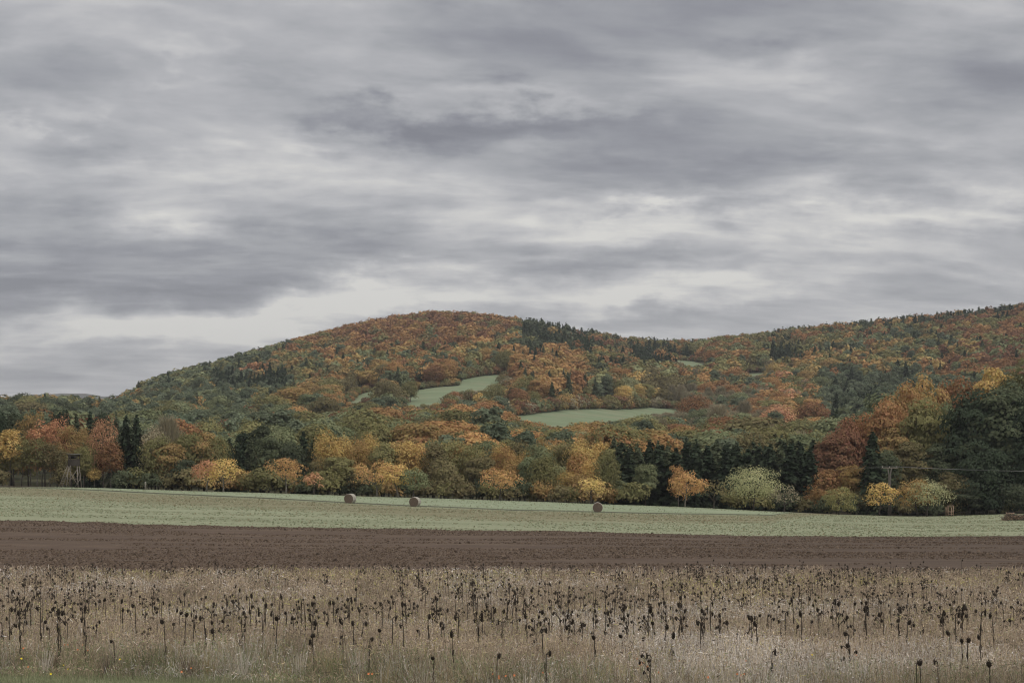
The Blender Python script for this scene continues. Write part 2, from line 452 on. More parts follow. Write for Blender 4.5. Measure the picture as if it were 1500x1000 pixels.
def strip(name, mat, u0, u1, nu, dlo, dhi, nd, lift=0.03, zone=None, s0=None):
    """field sheet between two boundary curves dlo(u), dhi(u)"""
    U = np.linspace(u0, u1, nu); tt = np.linspace(0, 1, nd)
    lo = np.array([dlo(u) for u in U]); hi = np.array([dhi(u) for u in U])
    D = lo[None, :] + (hi - lo)[None, :] * tt[:, None]; UU = np.broadcast_to(U, D.shape); X = (UU - 750) / F * D
    Z = gz(X, D) + lift
    V = np.stack([X, D, Z], -1).reshape(-1, 3)
    vv = zone(UU, D).ravel() if zone is not None else None
    o = link(name, npmesh(name, V, gridfaces(nd, nu), (mat,), smooth=True, vval=vv)); tag(o, kind='structure'); return o


def ic(pts):
    xs = [p[0] for p in pts]; ysx = [p[1] for p in pts]
    return lambda u: float(np.interp(u, xs, ysx))


_edge_y = [(-250, 762), (0, 762), (200, 767.5), (400, 772), (750, 777), (1125, 785), (1250, 786), (1500, 785), (1750, 785)]
_edge = ic([(u, hit(u, v, 90)) for u, v in _edge_y])
jit = lambda u, a=1.2, s=14: a * (float(fbm(u, 3.0, s, 4)) - 0.5) * 2
edge = lambda u: _edge(u) + jit(u, 1.8, 20)


def plough_material():
    m, t, out = newmat('ploughed_soil'); co = t.node('ShaderNodeTexCoord')
    sp = t.node('ShaderNodeSeparateXYZ'); t.l.new(co.outputs['Object'], sp.inputs[0])
    v = t.xyz(t.m('MULTIPLY', sp.outputs[0], 0.10), sp.outputs[1], 0.0)
    far = t.noise(v, 0.32, 6, 0.72); fur = t.noise(v, 1.5, 4, 0.7)
    cl = t.noise(t.xyz(sp.outputs[0], t.m('MULTIPLY', sp.outputs[1], 0.25), 0.0), 2.0, 8, 0.85)
    c = t.mix(t.mapr(far, 0.3, 0.7), (0.100, 0.070, 0.051), (0.138, 0.100, 0.074))
    c = t.mix(t.m('MULTIPLY', t.mapr(fur, 0.45, 0.58), 0.6), c, (0.070, 0.048, 0.037))
    c = t.mix(t.m('MULTIPLY', t.mapr(cl, 0.52, 0.72), 0.55), c, (0.20, 0.16, 0.125))
    # tractor passes: thin darker lines along the furrows
    ln = t.m('ABSOLUTE', t.m('SUBTRACT', t.m('FRACT', t.m('ADD', t.m('MULTIPLY', sp.outputs[1], 0.115), t.m('MULTIPLY', t.noise(v, 0.05, 2, 0.5), 0.35))), 0.5))
    c = t.mix(t.m('MULTIPLY', t.mapr(ln, 0.0, 0.05, 1.0, 0.0), 0.35), c, (0.065, 0.045, 0.035))
    h = t.m('ADD', cl, t.m('MULTIPLY', fur, 1.5))
    c = t.mix(t.mapr(sp.outputs[0], -20, 60, 0.0, 0.30), c, (0.050, 0.042, 0.036))
    principled(t, out, c, 0.95, h, 0.7, 0.12); return m


strip('ploughed_field', plough_material(), -500, 2000, 400, lambda u: 92.0 + 1.5 * math.sin(u * 0.01), lambda u: edge(u), 90)

_ln_y = [(-250, 706), (0, 709.5), (130, 717.5), (400, 730), (608, 741), (750, 747), (1000, 752.5), (1130, 754.5)]
_line = ic([(u, min(hit(u, v, 150), 262)) for u, v in _ln_y] + [(1180, 275), (1260, 315), (1750, 320)])


def crop_material():
    m, t, out = newmat('winter_crop'); co = t.node('ShaderNodeTexCoord')
    at = t.node('ShaderNodeAttribute'); at.attribute_name = 'zone'; w = at.outputs['Fac']
    sp = t.node('ShaderNodeSeparateXYZ'); t.l.new(co.outputs['Object'], sp.inputs[0])
    v = t.xyz(t.m('MULTIPLY', sp.outputs[0], 0.16), sp.outputs[1], 0.0)
    n1 = t.noise(v, 0.12, 6, 0.65); n2 = t.noise(v, 0.7, 6, 0.75); n3 = t.noise(t.xyz(t.m('MULTIPLY', sp.outputs[0], 0.9), t.m('MULTIPLY', sp.outputs[1], 0.17), 0.0), 1.6, 7, 0.85); n4 = t.noise(co.outputs['Object'], 0.5, 4, 0.6)
    g = t.mix(t.mapr(n1, 0.32, 0.68), (0.218, 0.242, 0.153), (0.272, 0.293, 0.194))
    g = t.mix(t.m('MULTIPLY', t.mapr(n2, 0.48, 0.66), 0.45), g, (0.165, 0.140, 0.080))
    g = t.mix(t.m('MULTIPLY', t.mapr(n3, 0.53, 0.68), 0.6), g, (0.33, 0.335, 0.235))
    g = t.mix(t.m('MULTIPLY', t.mapr(n3, 0.45, 0.30), 0.45), g, (0.085, 0.085, 0.048))
    # stubble belt just in front of the track
    wob = t.m('ADD', w, t.m('MULTIPLY', t.m('SUBTRACT', n2, 0.5), 14.0))
    st = t.m('MULTIPLY', t.mapr(wob, -46, -28, 0.0, 1.0), t.mapr(wob, -9, -2.0, 1.0, 0.0))
    g = t.mix(t.m('MULTIPLY', st, t.mapr(n3, 0.3, 0.6, 0.15, 0.75)), g, (0.175, 0.145, 0.082))
    # bare earth track
    w2 = t.m('ADD', w, t.m('MULTIPLY', t.m('SUBTRACT', n4, 0.5), 1.6))
    tr = t.mapr(t.m('ABSOLUTE', w2), 1.3, 3.2, 1.0, 0.0)
    g = t.mix(t.m('MULTIPLY', tr, t.mapr(n1, 0.3, 0.6, 0.6, 1.0)), g, (0.050, 0.052, 0.034))
    # smoother grass beyond the track
    fr = t.mix(t.mapr(n1, 0.35, 0.65), (0.225, 0.268, 0.172), (0.272, 0.312, 0.212))
    fr = t.mix(t.m('MULTIPLY', t.mapr(n2, 0.5, 0.7), 0.35), fr, (0.30, 0.33, 0.23))
    g = t.mix(t.mapr(w, 2.0, 4.0), g, fr)
    principled(t, out, g, 0.95, n3, 0.6, 0.08); return m


crest = lambda u: 266.0 + jit(u, 2.0, 60)
strip('green_field', crop_material(), -500, 2000, 500, lambda u: edge(u) - 0.2, crest, 150, 0.05, zone=lambda U, D: D - np.interp(U, [-250, 0, 130, 400, 608, 750, 1000, 1130, 1180, 1260, 1750], [_line(q) for q in (-250, 0, 130, 400, 608, 750, 1000, 1130, 1180, 1260, 1750)]))
# strip of bare earth on the crest at the far left, in front of the wood
strip('ploughed_strip', bpy.data.materials['ploughed_soil'], -400, 80, 60, lambda u: 263.0 - max(0, (60 - u)) * 0.05, lambda u: 272.0, 12, 0.10)

# verge grass at the near left
verge_hi = lambda u: float(np.interp(u, [-250, 0, 130, 330, 520, 760, 1750], [30.8, 30.4, 30.2, 28.9, 27.3, 24.0, 21.0])) + jit(u, 0.5, 25)


def verge_material():
    m, t, out = newmat('verge_turf'); co = t.node('ShaderNodeTexCoord')
    n1 = t.noise(co.outputs['Object'], 1.2, 6, 0.65); n2 = t.noise(co.outputs['Object'], 22, 5, 0.7)
    c = t.mix(t.mapr(n1, 0.3, 0.7), (0.17, 0.19, 0.105), (0.22, 0.24, 0.14)); c = t.mix(t.m('MULTIPLY', t.mapr(n2, 0.5, 0.7), 0.4), c, (0.22, 0.21, 0.13))
    principled(t, out, c, 0.95, n2, 0.7, 0.04); return m


strip('verge', verge_material(), -500, 2000, 260, lambda u: 10.0, lambda u: verge_hi(u), 40, 0.02)

# hillside meadows, traced in azimuth and distance
MEADOWS = [
    [(585, 592), (598, 582), (614, 572), (640, 568), (672, 566), (678, 557), (700, 552), (738, 549), (746, 552), (742, 566), (730, 576), (735, 584), (700, 584), (662, 590), (655, 599), (600, 600)],
    [(745, 612), (800, 603), (870, 598), (938, 597), (1000, 600), (990, 608), (940, 612), (905, 616), (880, 620), (850, 620), (815, 628), (788, 620)],
    [(990, 527), (1008, 528), (1030, 534), (1030, 541), (1012, 539), (996, 531)],
    [(1092, 549), (1118, 547), (1116, 553), (1096, 553)],
    [(503, 590), (520, 578), (546, 572), (552, 580), (530, 588), (512, 594)],
]


def inpoly(x, y, poly):
    x = np.asarray(x, float); y = np.asarray(y, float); r = np.zeros(x.shape, bool); n = len(poly)
    for i in range(n):
        x0, y0 = poly[i]; x1, y1 = poly[(i + 1) % n]
        c = ((y0 > y) != (y1 > y)) & (x < (x1 - x0) * (y - y0) / ((y1 - y0) if y1 != y0 else 1e-9) + x0); r ^= c
    return r


def inmeadow(u, v):
    r_ = inpoly(u, v, MEADOWS[0])
    for p_ in MEADOWS[1:]: r_ = r_ | inpoly(u, v, p_)
    return r_


def meadow_material():
    m, t, out = newmat('meadow_grass'); co = t.node('ShaderNodeTexCoord')
    sp = t.node('ShaderNodeSeparateXYZ'); t.l.new(co.outputs['Object'], sp.inputs[0])
    v = t.xyz(t.m('MULTIPLY', sp.outputs[0], 0.12), t.m('ADD', sp.outputs[1], t.m('MULTIPLY', sp.outputs[0], 0.1)), 0.0)
    n1 = t.noise(v, 0.10, 5, 0.6); n2 = t.noise(co.outputs['Object'], 0.06, 5, 0.6)
    c = t.mix(t.mapr(n1, 0.35, 0.65), (0.160, 0.208, 0.122), (0.208, 0.252, 0.158)); c = t.mix(t.m('MULTIPLY', t.mapr(n2, 0.45, 0.7), 0.5), c, (0.23, 0.22, 0.145))
    principled(t, out, c, 0.95, n1, 0.2, 0.1); return m


mm = meadow_material()
for k, poly in enumerate(MEADOWS):
    # the meadow sheet follows the hill over the whole span between the traced rows, edges hidden by hedges
    us = [p[0] for p in poly]; U = np.linspace(min(us), max(us), 160)
    lo, hi = [], []
    for u in U:
        vs = np.linspace(500, 660, 641); ok = inpoly(np.full_like(vs, u), vs, poly)
        if not ok.any(): lo.append(None); hi.append(None); continue
        lo.append(hit(u, vs[ok].max() + 1.5, 560)); hi.append(hit(u, vs[ok].min(), 560))
    keep = [i for i in range(len(U)) if lo[i] is not None]; Uk = U[keep]; lo = np.array([lo[i] for i in keep]); hi = np.array([hi[i] for i in keep])
    tt = np.linspace(0, 1, 50); D = lo[None] + (hi - lo)[None] * tt[:, None]; UU = np.broadcast_to(Uk, D.shape); X = (UU - 750) / F * D
    V = np.stack([X, D, gz(X, D) + 0.5], -1).reshape(-1, 3)
    tag(link('hillside_meadow', npmesh('hillside_meadow', V, gridfaces(50, len(Uk)), (mm,), smooth=True)), kind='structure')

# ------------------------------------------------------------------ crowns
def lobes(r, H, W, base, n, flat=1.0, top=1.0, ls=0.30, rag=0.4):
    """centres and radii of the clumps that make up a crown between base and H"""
    ch = H - base; out = []
    for i in range(n):
        a = i * 2.39996 + r.uniform(-0.4, 0.4); t = (i + 0.5) / n
        ph = math.acos(1 - 1.75 * t)
        q = r.uniform(0.62, 0.86) if r.random() > rag else r.uniform(0.8, 1.08)
        out.append((math.sin(ph) * math.cos(a) * W * 0.5 * q, math.sin(ph) * math.sin(a) * W * 0.5 * q, base + ch * 0.5 + math.cos(ph) * ch * 0.5 * (q + 0.05) * top,
                    W * ls * r.uniform(0.75, 1.2), W * ls * flat * r.uniform(0.75, 1.1)))
    return out


def broad_crown(r, H, W, base, n, size, nl=22, flat=0.8, cover=1.0, ls=0.26, wisp=0.05, rag=0.38):
    L = np.array(lobes(r, H, W, base, nl, flat, ls=ls, rag=rag)); pw = r.uniform(1 - 1.7 * rag, 1 + rag, nl) * L[:, 3] ** 2; k = r.choice(nl, n, p=pw / pw.sum())
    d = unit(r.normal(size=(n, 3))); d[:, 2] = np.where(d[:, 2] < -0.3, -d[:, 2], d[:, 2])
    rad = np.stack([L[k, 3], L[k, 3], L[k, 4]], 1) * (1 + r.normal(0, 0.10, (n, 1)) + np.where(r.random((n, 1)) < wisp, r.uniform(0.08, 0.5, (n, 1)), 0))
    c = L[k, :3] + d * rad
    axis = np.array([0, 0, (H + base) / 2]); outw = unit(c - axis)
    nor = d * 0.9 + outw * 0.4 + r.normal(0, 0.24, (n, 3)) + np.array([0, 0, 0.15])
    sz = size * r.uniform(0.6, 1.35, n)
    cx_ = r.normal(0, 0.05, 2) * W; hz_ = np.clip((c[:, 2] - base) / (H - base), 0, 1.2); c[:, 0] += cx_[0] * np.sin(hz_ * 3) + 0.03 * W * np.sin(c[:, 2] * 1.9 + cx_[1]); c[:, 1] += cx_[1] * hz_
    V, Q = cards(c, nor, sz, sz * 0.8, r)
    lv = r.random(nl)[k] * 0.45 + r.random(n) * 0.55
    return V, Q, lv


def spruce_crown(r, H, W, base, n, size):
    t = 1 - np.sqrt(r.random(n)); t = np.clip(t * 1.02, 0, 1)
    nw = max(9, int(H * 1.1)); lay = np.floor(t * nw); fr = t * nw - lay
    a = r.random(n) * 2 * math.pi; nb = 9
    ba = np.round((a + lay * 0.7) / (2 * math.pi / nb)) * (2 * math.pi / nb) - lay * 0.7 + r.normal(0, 0.10, n)
    env = (W * 0.5) * (1 - t) ** 0.72 * (0.72 + 0.34 * (1 - fr)) + 0.12
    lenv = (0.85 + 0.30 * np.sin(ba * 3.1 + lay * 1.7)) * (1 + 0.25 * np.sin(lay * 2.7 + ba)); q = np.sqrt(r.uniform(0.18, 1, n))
    rr = env * lenv * q; z = base + (H - base) * ((lay + fr * 0.8 + 0.35 * np.sin(ba * 2.0 + lay)) / nw) - rr * 0.30 + r.normal(0, 0.08, n)
    c = np.stack([np.cos(ba) * rr, np.sin(ba) * rr, z], 1)
    nor = np.stack([np.cos(ba) * 0.55, np.sin(ba) * 0.55, np.full(n, 0.75)], 1) + r.normal(0, 0.3, (n, 3))
    sz = size * r.uniform(0.6, 1.3, n); V, Q = cards(c, nor, sz, sz * 0.65, r)
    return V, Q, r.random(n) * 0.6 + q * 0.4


def pine_crown(r, H, W, base, n, size):
    nl = 16; L = []
    for i in range(nl):
        t = (i + 0.5) / nl; a = i * 2.4 + r.uniform(-0.3, 0.3); w = W * 0.5 * (1.0 - 0.62 * t ** 1.4) * r.uniform(0.5, 0.85)
        L.append((math.cos(a) * w, math.sin(a) * w, base + (H - base) * (0.06 + 0.84 * t ** 0.85), W * r.uniform(0.18, 0.27) * (1.1 - 0.35 * t), W * r.uniform(0.14, 0.20)))
    L = np.array(L); k = r.integers(0, nl, n); d = unit(r.normal(size=(n, 3))); d[:, 2] = np.where(d[:, 2] < -0.2, -d[:, 2], d[:, 2])
    c = L[k, :3] + d * np.stack([L[k, 3], L[k, 3], L[k, 4]], 1) * (1 + r.normal(0, 0.15, (n, 1)))
    nor = d + r.normal(0, 0.4, (n, 3)) + np.array([0, 0, 0.3]); sz = size * r.uniform(0.6, 1.3, n)
    V, Q = cards(c, nor, sz, sz * 0.7, r); return V, Q, r.random(nl)[k] * 0.4 + r.random(n) * 0.6


def bare_crown(r, H, W, base, n, size):
    """leafless or nearly leafless crown: upright fine twigs as slivers"""
    t = r.random(n) ** 0.8; a = r.random(n) * 2 * math.pi; q = np.sqrt(r.random(n))
    rr = W * 0.5 * q * np.sin(np.clip(0.35 + t * 2.5, 0, 3.0)); z = base + (H - base) * t
    c = np.stack([np.cos(a) * rr, np.sin(a) * rr, z], 1)
    d = unit(np.stack([np.cos(a) * 0.45, np.sin(a) * 0.45, np.ones(n)], 1) + r.normal(0, 0.25, (n, 3)))
    side = unit(np.cross(d, r.normal(size=(n, 3)))); L = size * r.uniform(2.5, 5, n)[:, None]; wd = size * 0.22
    V = np.stack([c - side * wd * 0.5, c + side * wd * 0.5, c + d * L + side * wd * 0.2, c + d * L - side * wd * 0.2], 1).reshape(-1, 3)
    return V, np.arange(4 * n).reshape(-1, 4), r.random(n)


def blob_core(H, W, base, k=6):
    """low inner mass so that crowns are not see-through in the middle"""
    V = []; Q = []
    for i in range(k + 1):
        ph = math.pi * i / k
        for j in range(8):
            a = 2 * math.pi * j / 8; V.append((math.sin(ph) * math.cos(a) * W / 2, math.sin(ph) * math.sin(a) * W / 2, (H + base) / 2 - math.cos(ph) * (H - base) / 2))
    for i in range(k):
        for j in range(8): Q.append([i * 8 + j, i * 8 + (j + 1) % 8, (i + 1) * 8 + (j + 1) % 8, (i + 1) * 8 + j])
    return np.array(V), np.array(Q)


def crown_mesh(kind, seed, H, W, base, n, size, **kw):
    r = np.random.default_rng(seed)
    f = {'broad': broad_crown, 'spruce': spruce_crown, 'pine': pine_crown, 'bare': bare_crown}[kind]
    V, Q, lv = f(r, H, W, base, n, size, **kw)
    if kind in ('broad', 'pine') and kw.get('cover', 1) >= 1:
        cs = 0.62 if kind == 'broad' else 0.42
        h = H - base; V2, Q2 = blob_core(base + h * (0.5 + cs / 2), W * cs, base + h * (0.5 - cs / 2))
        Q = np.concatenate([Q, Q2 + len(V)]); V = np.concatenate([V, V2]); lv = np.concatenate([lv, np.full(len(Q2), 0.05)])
    if kind == 'spruce':
        V2, Q2 = blob_core(H * 0.93, W * 0.42, base)
        zz_ = (V2[:, 2] - base) / (H - base); V2[:, :2] *= (1.25 * (1 - zz_) ** 0.8)[:, None]
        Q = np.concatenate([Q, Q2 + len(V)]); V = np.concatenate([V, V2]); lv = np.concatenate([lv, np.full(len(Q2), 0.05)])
    return V, Q, lv


def trunk_mesh(name, seed, H, base, r0, W, mat, nlimb=7, lean=0.0, fork=False, k=7):
    r = np.random.default_rng(seed); mb = MB(); n = 7; pts = []
    for i in range(n):
        t = i / (n - 1); pts.append((lean * t * H * 0.5 + r.normal(0, 0.012) * H * (t > 0), r.normal(0, 0.012) * H * (t > 0), t * H * 0.86 - (0.3 if i == 0 else 0)))
    pts = np.array(pts); rad = r0 * (1 - np.linspace(0, 1, n) * 0.85); rad[0] *= 1.35
    mb.tube(pts, rad, k)
    for i in range(nlimb):
        t = r.uniform(max(0.12, base / H * 0.8), 0.75); p = np.array([np.interp(t * 0.86 * H, pts[:, 2], pts[:, q]) for q in range(3)])
        a = i * 2.4 + r.uniform(-0.5, 0.5); L = W * 0.42 * (1.1 - 0.5 * t) * r.uniform(0.7, 1.1)
        e = p + np.array([math.cos(a) * L, math.sin(a) * L, L * r.uniform(0.45, 1.0)]); mid = (p + e) / 2 + np.array([0, 0, -L * 0.08]) + r.normal(0, 0.05 * L, 3)
        rr = r0 * (1 - t * 0.8) * 0.5; mb.tube([p, mid, e], [rr, rr * 0.65, rr * 0.2], 5)
        for s_ in range(2):
            b = mid + (e - mid) * r.uniform(0, 0.6); e2 = b + unit(r.normal(size=3) + np.array([math.cos(a), math.sin(a), 0.8])) * L * 0.45
            mb.tube([b, (b + e2) / 2 + r.normal(0, 0.03 * L, 3), e2], [rr * 0.45, rr * 0.3, rr * 0.1], 4)
    return mb.mesh(name, mat, True)


# colours as seen in the photograph -> leaf albedo
def alb(c, k=2.15, sat=0.68):
    l = lin(c); g = 0.3 * l[0] + 0.59 * l[1] + 0.11 * l[2]
    c = [max(0.004, g + (v - g) * sat) * k * w for v, w in zip(l, (0.98, 1.01, 0.87))]; q = min(1.0, 0.6 / max(c)); return tuple(v * q for v in c)


PAL = {
    'rust': [(116, 76, 44), (122, 84, 48), (108, 72, 44)],
    'darkred': [(100, 64, 46), (106, 68, 50), (94, 62, 46)],
    'salmon': [(146, 96, 66), (142, 98, 70), (150, 102, 70)],
    'orange': [(138, 98, 50), (144, 104, 54), (130, 92, 48), (122, 88, 46)],
    'yellow': [(166, 132, 60), (160, 128, 58), (170, 138, 66)],
    'ochre': [(128, 98, 48), (120, 94, 50), (132, 106, 54)],
    'olive': [(96, 90, 50), (90, 86, 50), (102, 96, 56)],
    'green': [(88, 92, 64), (82, 88, 62), (94, 98, 70)],
    'palegreen': [(114, 114, 80), (120, 118, 84)],
    'pine': [(80, 88, 72), (72, 82, 68), (86, 94, 78)],
    'spruce': [(44, 54, 42), (40, 50, 40), (48, 58, 46)],
    'darkgreen': [(66, 72, 54), (60, 66, 52)],
    'bare': [(112, 102, 86), (106, 96, 82), (118, 106, 90)],
    'browngreen': [(88, 78, 50), (94, 84, 54)],
}
WORD = {'rust': 'rust brown', 'darkred': 'dark russet', 'salmon': 'salmon pink', 'orange': 'orange', 'yellow': 'golden yellow', 'ochre': 'ochre', 'olive': 'olive', 'green': 'dull green', 'palegreen': 'pale green', 'pine': 'blue-green', 'spruce': 'blackish green', 'darkgreen': 'dark green', 'bare': 'grey leafless', 'browngreen': 'brownish green'}


def pick(pal, r=rnd, k=1.0):
    c = r.choice(PAL[pal]); j = r.uniform(0.88, 1.14); return tuple(v * j * k for v in alb(c))


# shared meshes for single trees: (crown mesh, trunk mesh) at unit size (H = 1 scaled later would distort leaf size, so real sizes)
def make_protos():
    P = {}
    def mk(kind, i, H, W, base, n, size, mat='bark', r0=0.22, **kw):
        V, Q, lv = crown_mesh(kind, 100 + i, H, W, base, n, size, **kw)
        me = npmesh('crown', V, Q, (M['leaf'],), fval=lv)
        tm = trunk_mesh('trunk', 200 + i, H, max(base, 0.5), r0, W, M[mat], nlimb=9 if kind in ('broad', 'bare') else 4)
        return (me, tm, H, W)
    P['broad'] = [mk('broad', i, 12, w, b, 4200, 0.42, nl=nl, r0=0.2, rag=0.16) for i, (w, b, nl) in enumerate([(9, 1.8, 34), (8, 2.2, 26), (10, 1.4, 40), (7.5, 2.5, 22), (9, 1.0, 30)])]
    P['big'] = [mk('broad', 20 + i, 24, w, b, 9000, 0.60, nl=nl, r0=0.42, ls=0.17, rag=0.28) for i, (w, b, nl) in enumerate([(17, 2.5, 60), (15, 2.0, 50), (19, 2.0, 72)])]
    P['loose'] = [mk('broad', 30 + i, 11, w, b, 3600, 0.27, nl=nl_, r0=0.15, cover=0.5, ls=0.17, wisp=0.35, flat=1.25, mat='palebark') for i, (w, b, nl_) in enumerate([(6.5, 2.0, 46), (7.5, 1.6, 54), (5.5, 2.4, 38), (6.0, 1.2, 44), (7.0, 2.2, 50)])]
    P['poplar'] = [mk('broad', 40 + i, 12, w, b, 2600, 0.27, nl=40, r0=0.12, cover=0.5, ls=0.20, wisp=0.35, flat=1.3, mat='palebark') for i, (w, b) in enumerate([(4.2, 4.2), (4.8, 3.6), (4.0, 3.2)])]
    P['spruce'] = [mk('spruce', 50 + i, 14, w, 0.5, 4200, 0.55, r0=0.17) for i, w in enumerate([5.0, 5.8, 4.4, 5.4])]
    P['pine'] = [mk('pine', 60 + i, 13, w, 3.0, 3600, 0.42, r0=0.18) for i, w in enumerate([6.5, 7.5, 5.8, 7.0])]
    P['bare'] = [mk('bare', 70 + i, 12, w, 1.0, 2600, 0.44, r0=0.13, mat='palebark') for i, w in enumerate([5.0, 6.5])]
    return P


PROTO = make_protos()
SINGLES = []      # (object, kindword, pal, u, D, htop)


def kindword(kind): return {'spruce': 'spruce', 'pine': 'pine', 'bare': 'bare tree', 'shrub': 'shrub'}.get(kind, 'broadleaf tree')


NAME = {'broad': 'broadleaf_tree', 'big': 'broadleaf_tree', 'loose': 'broadleaf_tree', 'poplar': 'broadleaf_tree', 'spruce': 'spruce_tree', 'pine': 'pine_tree', 'bare': 'bare_tree', 'shrub': 'shrub'}


def plant(kind, pal, x, y, H, wscale=1.0, col=None, i=None, trunk=True, label=None, group=None, name=None):
    me, tm, h0, w0 = PROTO[kind][rnd.randrange(len(PROTO[kind])) if i is None else i % len(PROTO[kind])]
    z = float(gz(x, y)); s = H / h0
    root = empty(name or NAME[kind], (x, y, z - 0.05), rnd.uniform(0, 6.28))
    root.scale = (s * wscale, s * wscale, s)
    c = link('crown', me, None, root); c.color = (*(col or pick(pal)), 1)
    if trunk: link('trunk', tm, None, root)
    u, _ = pix(x, y, z)
    cat = kindword(kind) if kind != 'broad' else 'tree'
    tag(root, label, {'spruce': 'spruce', 'pine': 'pine', 'shrub': 'shrub'}.get(kind, 'tree'), group)
    if label is None: SINGLES.append((root, kindword(kind), pal, u, y, H))
    return root


# ---- belt along the far edge of the field, tree by tree: (kind, palette, column, distance, height row of top, width m)
def belt(kind, pal, u, D, vtop, W, i=None, col=None, name=None):
    x = xat(u, D); z = float(gz(x, D)); H = (z - (CZ + (HY - vtop) / F * D)) * -1.0
    me, tm, h0, w0 = PROTO[kind][(i or 0) % len(PROTO[kind])]
    return plant(kind, pal, x, D, H, (W / w0) / (H / h0), col, i if i is not None else 0, name=name)


